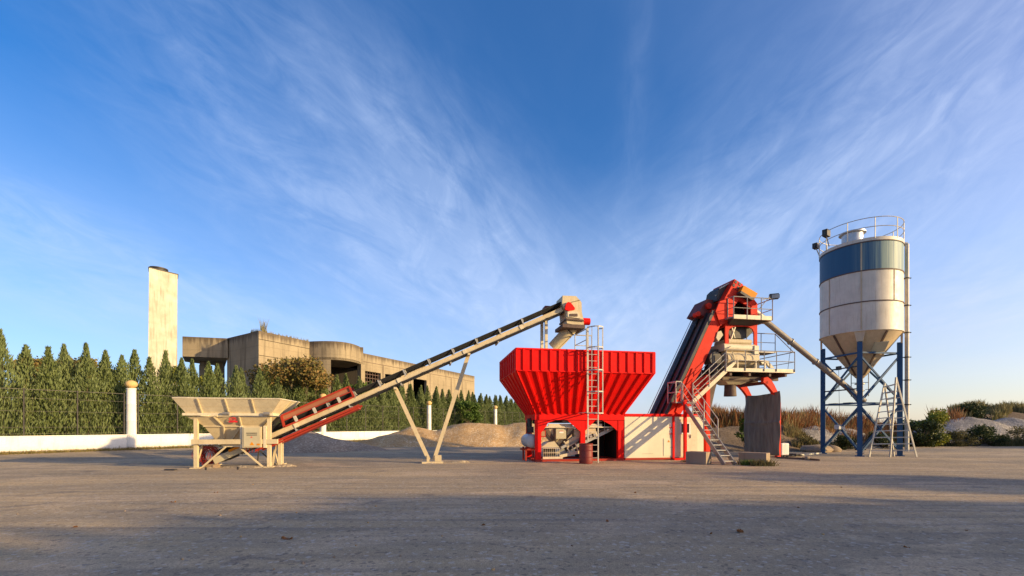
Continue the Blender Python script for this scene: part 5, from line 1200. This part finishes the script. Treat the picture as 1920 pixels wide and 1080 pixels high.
def screw():
    a = A(1430, 598, 1.1); b = SC + UP * 3.3 + Vector((.05, 0, 0)); r = thing('screw_conveyor', (b.x, b.y, 0), 'grey tubular screw conveyor slanting from silo outlet up to tower', 'screw conveyor')
    d = (b - a).normalized(); mb = MB(); mb.tube(a, b + d * .3, .155, 18); mb.sm = True; mb.build('tube', 'screw', r)
    mb = MB(); L_ = (b - a).length
    for q in (.02, .27, .52, .77, .97): p = a.lerp(b, q); mb.tube(p, p + d * .04, .2, 18)
    mb.build('tube_flange', 'steel', r)
    MB().tube(a - d * .75, a, .2, 14).build('drive_motor', 'steel', r)
    n = MB(); n.path([a.lerp(b, .28) - UP * .15, a.lerp(b, .26) - UP * .9, a.lerp(b, .24) - UP * 1.9, M(12.9, .9, 4.6)], .012, 5); n.build('cable', 'black', r)
screw()
def step_ladder():
    P1, P2, P4, P3 = Vector((19.5, 24.45, 0)), Vector((20.42, 24.2, 0)), Vector((21.95, 24.3, 0)), Vector((21.1, 24.75, 0))
    T1, T2 = D(1658.6, 718.5, 24.6), D(1680, 712.5, 24.3)
    r = thing('step_ladder', (P1 + P4) / 2, 'tall weathered double step ladder leaning apart beside the silo legs', 'ladder')
    for (a, b), nm in (((P1, P2), 'front_frame'), ((P3, P4), 'rear_frame')):
        mb = MB(); mb.bar(a, T1, .05, .08); mb.bar(b, T2 + UP * .15, .05, .08); f = mb.build(nm, 'rail', r)
        k = 11
        for i in range(1, k + 1):
            q = i / (k + .6); MB().bar(a.lerp(T1, q), b.lerp(T2, q), .06, .05).build('rung', 'rail', f)
step_ladder()

# ------------------------------------------------------------------ small things on the yard
def block(px, py, wl_, wr_, h, lab, seed):
    # nearest vertical edge at the pixel, long face turned to the left
    p = G(px, py); a = R(-44); l = Vector((math.cos(R(134)), math.sin(R(134)), 0)); rr = Vector((math.cos(R(46)), math.sin(R(46)), 0))
    mb = MB(); mb.prism([p, p + rr * wr_, p + rr * wr_ + l * wl_, p + l * wl_], (0, 0, h))
    o = mb.build('concrete_block', 'block_concrete', origin=p + (rr * wr_ + l * wl_) / 2); tag(o, lab, 'concrete block', 'concrete ballast blocks')
    m = o.modifiers.new('edge', 'BEVEL'); m.width = .02; m.segments = 2
block(1324, 871.5, .92, .62, .54, 'concrete block beside the foot of the steel stairs', 1)
block(1437, 871.5, 1.15, .58, .5, 'concrete block with weeds in front of the tarpaulin', 2)
def weeds(name, pts, n, h, mat, lab, cat='plant', group=None, wd=.012, spread=.3, seed=0, kind=None):
    rr = random.Random(seed); mb = MB()
    for _ in range(n):
        c = rr.choice(pts); q = Vector(c) + Vector((rr.gauss(0, spread), rr.gauss(0, spread), 0)); l = h * rr.uniform(.3, 1.1); d = Vector((rr.uniform(-.5, .5), rr.uniform(-.5, .5), 1)); s_ = Vector((rr.uniform(-1, 1), rr.uniform(-1, 1), 0)).normalized() * wd * rr.uniform(.6, 1.5)
        m1 = q + d * l * .5 + Vector((0, 0, l * .05)); mb.add([q - s_, q + s_, m1 + s_ * .9, q + d * l + Vector((d.x, d.y, 0)) * l * .3, m1 - s_ * .9], [(0, 1, 2, 3, 4)])
    o = mb.build(name, mat, origin=pts[0], norm=False); tag(o, lab, cat, group, kind); return o
weeds('weed_tuft', [G(1395 + i * 5, 872.5) for i in range(3)], 160, .28, 'leaf_green', 'green weeds left of the block under the tarpaulin', seed=1, spread=.12)
weeds('weed_tuft', [G(1412 + i * 5, 873.5) for i in range(8)], 330, .3, 'olive_weed', 'olive weeds along the foot of the block under the tarpaulin', seed=2, spread=.1)
weeds('weed_tuft', [G(1285 + i * 5, 866) for i in range(3)], 90, .15, 'olive_weed', 'low weeds left of the block at the stairs', seed=3, spread=.12)
q = G(1397, 850); broadleaf('green_bush', q, 2.25, 1.25, 'leaf_green', 'dark green shrub growing left of the tarpaulin', 'bush', n=1500, ls=.14, seed=31, trunk=False, low=.15)
def jerrican():
    q = M(14.1, .95, 0); r = thing('plastic_tank', q, 'white plastic tank standing right of the tarpaulin', 'tank')
    mb = MB(); mb.box(q + UP * .42, (.5, .42, .66), ANG); o = mb.build('body', 'white_plastic', r); m = o.modifiers.new('edge', 'BEVEL'); m.width = .06; m.segments = 3
    mb = MB()
    for a in (-.17, 0, .17): mb.box(q + U * a + UP * .05, (.09, .38, .1), ANG)
    mb.build('pallet_foot', 'black', r)
    mb = MB(); mb.tube(q + UP * .74, q + UP * .8, .07, 12); mb.build('cap', 'black', r)
jerrican()
def bars():
    for i, (a, b, w_, lab) in enumerate((((1456, 859.5), (1514, 862), .09, 'long rusty bar lying in front of the tarpaulin'), ((1492, 855.5), (1540, 851), .05, 'thin pale rod lying towards the silo leg'), ((1505, 861), (1537, 864.5), .05, 'short dark bar lying on the sandy ground'))):
        p, q = G(*a), G(*b); mb = MB(); mb.bar(p + UP * .05, q + UP * .05, w_, .08); o = mb.build('steel_bar', 'brown_plate' if i != 1 else 'rail', origin=(p + q) / 2); tag(o, lab, 'bar')
    c = G(1488, 856); mb = MB(); rr = random.Random(2)
    for k in range(7):
        a = c + Vector((rr.uniform(-.5, .4), rr.uniform(-.3, .3), .06)); mb.path([a + Vector((.25 * math.cos(x), .25 * math.sin(x), .03 * k * .4)) for x in [i * .7 for i in range(9)]], .025, 5)
    o = mb.build('hose_coil', 'black', origin=c); tag(o, 'tangle of black hose on the ground right of the white tank', 'hose')
    p = G(1513, 862.5); mb = MB(); mb.lathe(p + UP * .02, [(.0, 0), (.1, .0), (.12, .1), (.07, .16), (0, .17)], 10); o = mb.build('rubble_stone', 'block_concrete', origin=p); tag(o, 'small reddish stone at the end of the long rusty bar', 'stone')
bars()
# timber scraps under the loading hopper
for i, (px, py, w_, h, lab) in enumerate(((397, 877, .42, .14, 'sandy wooden block left under the loading hopper'), (406, 877, .2, .12, 'small sandy wooden scrap under the loading hopper'))):
    p = G(px, py); mb = MB(); mb.box(p + UP * h / 2, (w_, .22, h), .3 * i); tag(mb.build('timber_block', 'wood', origin=p), lab, 'timber')
for i, (px, py, lab) in enumerate(((386, 881.5, 'short dark peg in the sand below the hopper brace'), (446, 880.5, 'short dark peg in the sand below the cabinet side'), (320, 882, 'flat dark scrap on the ground left of the loading hopper'))):
    p = G(px, py); mb = MB(); mb.box(p + UP * .03, (.05, .05, .16) if i < 2 else (.4, .15, .04)); tag(mb.build('ground_peg' if i < 2 else 'metal_scrap', 'steel_dark', origin=p), lab, 'peg' if i < 2 else 'scrap')
# rusty wire coil beneath the hopper
c = A(392, 858, .3); mb = MB(); rr = random.Random(6)
for k in range(26):
    r0 = rr.uniform(.25, .42); ax_ = rr.uniform(-.4, .4); ph = rr.uniform(0, 6); cc = c + Vector((rr.uniform(-.18, .18), rr.uniform(-.2, .2), rr.uniform(-.02, .1)))
    mb.path([cc + Vector((r0 * math.cos(x) , ax_ * .5 * math.sin(x + ph), r0 * math.sin(x))) for x in [i * .57 for i in range(12)]], .01, 4)
zmin = min(p.z for p in mb.v)
for i in range(len(mb.v)): mb.v[i] = mb.v[i] - UP * (zmin - .01)
tag(mb.build('wire_coil', 'red_dull', origin=(c.x, c.y, 0)), 'loose coil of rusty red wire mesh under the loading hopper', 'wire')
# fallen leaves
lr = random.Random(12)
def leafmesh(seed):
    rr = random.Random(seed); mb = MB(); n = 9; L_ = .085
    top = [Vector((L_ * (i / (n - 1) - .5) * 2, .6 * L_ * math.sin(math.pi * i / (n - 1)) * rr.uniform(.7, 1.1), .02 + .03 * math.cos(i * .8 + seed))) for i in range(n)]
    bot = [Vector((p.x, -p.y * rr.uniform(.8, 1.1), p.z + rr.uniform(0, .02))) for p in top[1:-1]]; mid = [Vector((p.x, 0, .008)) for p in top]
    mb.v = top + bot + mid; o = n + len(bot)
    for i in range(n - 1): mb.f.append((i, i + 1, o + i + 1, o + i))
    bi = [0] + list(range(n, n + len(bot))) + [n - 1]
    for i in range(n - 1): mb.f.append((o + i, o + i + 1, bi[i + 1], bi[i]))
    return mb
lm = [leafmesh(s).build('fallen_leaf', 'dead_leaf', norm=False) for s in range(3)]
spots = [(538, 1011), (1388, 998), (1075, 967), (1139, 978), (1497, 952), (1577, 914), (1333, 1001), (1191, 924), (140, 989), (405, 924), (1700, 1027), (1072, 1024), (325, 942), (1812, 995), (905, 985)]
for i, (px, py) in enumerate(spots):
    o = lm[i] if i < 3 else lm[i % 3].copy()
    if i >= 3: COL.objects.link(o)
    o.location = G(px, py); o.rotation_euler.z = lr.uniform(0, 6.28); o.scale = (lr.uniform(.3, .6),) * 3
    if i == 1: o.scale = (1.1,) * 3
    if i == 0: o.scale = (1.1, .9, .7)
    tag(o, {0: 'flat rust brown leaf on the asphalt at lower left', 1: 'largest curled brown leaf on the asphalt at centre right'}.get(i, 'small dry brown leaf lying on the dusty asphalt'), 'leaf', 'fallen leaves scattered on the yard')
# loose stones
sm_ = []
for s in range(3):
    mb = MB(); rr = random.Random(s + 50); mb.lathe((0, 0, 0), [(0, 0), (.03, .0), (.036, .015), (.024, .032), (0, .038)], 7)
    for i in range(len(mb.v)): mb.v[i] = mb.v[i] * rr.uniform(.8, 1.2)
    sm_.append(mb.build('pebble', 'gravel_tan' if s else 'gravel_grey'))
for i in range(24):
    o = sm_[i] if i < 3 else sm_[i % 3].copy()
    if i >= 3: COL.objects.link(o)
    o.location = G(lr.uniform(20, 1900), 905 + 170 * lr.random() ** .8); o.rotation_euler.z = lr.uniform(0, 6); o.scale = (lr.uniform(.25, .7),) * 3
    tag(o, 'tiny grey pebble lying loose on the asphalt', 'pebble', 'loose pebbles on the yard')

# ------------------------------------------------------------------ verge grass along the wall
def strip_grass():
    rr = random.Random(9); mb = MB()
    for _ in range(16000):
        t = rr.uniform(-17, 22); n = -.15 - abs(rr.gauss(0, .5)); q = Wp(t, n); l = rr.uniform(.05, .24) * (1.6 if rr.random() < .06 else 1); d = Vector((rr.uniform(-.6, .6), rr.uniform(-.6, .6), 1)); s_ = Vector((rr.uniform(-1, 1), rr.uniform(-1, 1), 0)) * .02
        mb.add([q - s_, q + s_, q + d * l], [(0, 1, 2)])
    tag(mb.build('verge_grass', 'verge_grass', norm=False), 'strip of short dry grass along the foot of the white wall', 'grass', kind='stuff')
strip_grass()
def bank_grass(name, mat, lab, region, n, h, wd, seed, keep=None):
    rr = random.Random(seed); mb = MB(); (px0, px1, d0, d1) = region; c = 0; tries = 0
    while c < n and tries < n * 6:
        tries += 1
        px = rr.uniform(px0, px1); dd = rr.uniform(d0, d1); x = (px - CX) / F * dd; y = dd
        if keep is not None and noise.noise(Vector((x * .35, y * .35, seed))) < keep: continue
        z = hillh(x, y)
        if z < -.1: continue
        q = Vector((x, y, z - .05)); l = h * rr.uniform(.3, 1.15) * (1 + .8 * noise.noise(Vector((x * .45, y * .45, 7)))); d = Vector((rr.uniform(-.22, .22), rr.uniform(-.22, .22), 1)); s_ = Vector((rr.uniform(-1, 1), rr.uniform(-1, 1), 0)).normalized() * wd
        m_ = q + d * l * .6
        mb.add([q - s_, q + s_, m_ + s_ * 1.2, q + d * l + Vector((d.x, d.y, 0)) * l * .4, m_ - s_ * 1.2], [(0, 1, 2, 3, 4)]); c += 1
    tag(mb.build(name, mat, norm=False), lab, 'dry grass' if 'grass' in name else 'weeds', kind='stuff')
bank_grass('dry_grass', 'dry_grass', 'rust red dry reeds along the top of the earth bank', (1310, 1700, 33.5, 41), 15000, 1.35, .018, 1, -.12)
bank_grass('dry_grass', 'dry_grass', 'patch of dark red dry reeds right of the green bush', (1748, 1800, 42, 45), 1500, 2.0, .03, 2)
bank_grass('straw_grass', 'straw', 'pale straw tufts on the slope behind the silo', (1470, 1690, 30, 34), 2600, .5, .014, 3, .05)
bank_grass('straw_grass', 'straw', 'yellow green grass on top of the gravel bank at the far right', (1780, 1935, 49, 58), 7000, 1.1, .03, 4, -.02)
bank_grass('straw_grass', 'straw', 'pale dead stalks mixed into the red reeds on the bank', (1310, 1700, 33.5, 41), 4000, 1.3, .015, 21, -.05)
bank_grass('olive_weeds', 'olive_weed', 'low olive weeds along the foot of the bank at the right', (1500, 1935, 29, 41), 14000, .6, .02, 5, -.1)
def bush(px, d, H, W, mat, lab, n, ls, seed, name='green_bush'):
    x = (px - CX) / F * d; broadleaf(name, (x, d, max(0, hillh(x, d)) - .05), H, W, mat, lab, 'bush', n=n, ls=ls, seed=seed, trunk=False, low=.1, group='bushes along the earth bank')
bush(1741, 37.5, 3.0, 3.4, 'leaf_yellow', 'large yellow-green bush right of the silo pipe', 6000, .17, 41)
bush(1722, 36.0, 2.0, 3.2, 'leaf_dark', 'dark bush at the foot of the yellow-green bush', 3600, .16, 42)
bush(1842, 37.5, 1.5, 3.2, 'leaf_dark', 'low dark bush in front of the pale gravel slope', 3200, .14, 43)
bush(1800, 37.0, 1.2, 2.6, 'olive_weed', 'olive brown bush between the two dark bushes', 2200, .12, 44)
bush(1905, 38.0, 1.5, 3.4, 'olive_weed', 'greyish bush at the right edge of the photo', 2600, .13, 45)
bush(1818, 50, 1.6, 3.4, 'leaf_dark', 'dark shrub on top of the gravel bank', 2200, .2, 46)
bush(1590, 31.5, .95, 2.0, 'leaf_dark', 'dark green weeds seen between the silo legs', 1800, .12, 47)
bush(1655, 33.5, 1.2, 2.6, 'leaf_dark', 'dark bush behind the step ladder', 2200, .13, 48)
bush(1512, 30.5, .9, 1.6, 'olive_weed', 'olive weeds at the left of the left silo leg', 1300, .11, 49)
def boulder(px, d, w_, h, lab, seed, mat='block_concrete'):
    x = (px - CX) / F * d; c = Vector((x, d, 0)); rr = random.Random(seed); mb = MB(); mb.lathe(c - UP * .05, [(w_ * .42, 0), (w_ * .5, h * .35), (w_ * .42, h * .75), (w_ * .25, h * .95), (0, h)], 14)
    for i, p in enumerate(mb.v):
        q = p - c; f = 1 + .3 * noise.noise(q * 1.7 + Vector((seed, 0, 0))); mb.v[i] = c + Vector((q.x * f, q.y * f * .7, q.z * f))
    tag(mb.build('boulder', mat, origin=c), lab, 'boulder')
boulder(1530, 28.9, 1.9, .55, 'flat pale boulder at the foot of the left silo leg', 1)
boulder(1558, 29.3, 1.2, .45, 'rounded boulder just right of the left silo leg', 2)
heap('gravel_pile', 'gravel_pale', 'pale grey gravel ridge below the red reeds behind the silo', [(23.0, 34.5, 3.2, 2.2, 1.75), (26.5, 35.5, 3.0, 2.0, 1.6), (20.5, 33.5, 2.2, 1.8, 1.5)], seed=11)
heap('gravel_pile', 'gravel_pale', 'pale grey gravel slope at the far right', [(43, 42.5, 5.5, 3.5, 2.5), (48, 43, 5, 4, 2.4), (38.5, 42.5, 3.5, 3, 1.9)], seed=12)

# ------------------------------------------------------------------ trees standing behind the photographer: they throw the long shade over the yard
def shade_trees():
    first = broadleaf('roadside_tree', (0, 0, 0), 9, 7.5, 'leaf_green', 'broad roadside tree behind the photographer, outside the picture', n=9000, ls=.42, seed=60, low=.12, group='roadside trees behind the photographer')
    data = [(33.5, -6.5, 1.03), (38.5, -5.4, .92), (43, -3.4, 1.16), (49.5, -2.6, .95), (54, -1.4, 1.2), (61.5, -.6, .9), (34, -13, 1.1), (41, -10.5, 1.15), (47, -11, 1.15), (55, -9, 1.2),
            (78, 22, 1.05), (86, 24.5, 1.1), (94, 27, 1.1), (102, 30, 1.15)]
    for i, (x, y, s) in enumerate(data):
        o = first if i == 0 else copy_tree(first); o.location = (x, y, 0); o.scale = (s * 1.05, s * 1.05, s); o.rotation_euler.z = i * 1.3
shade_trees()

for o in bpy.data.objects:
    if '_b' in o: del o['_b']
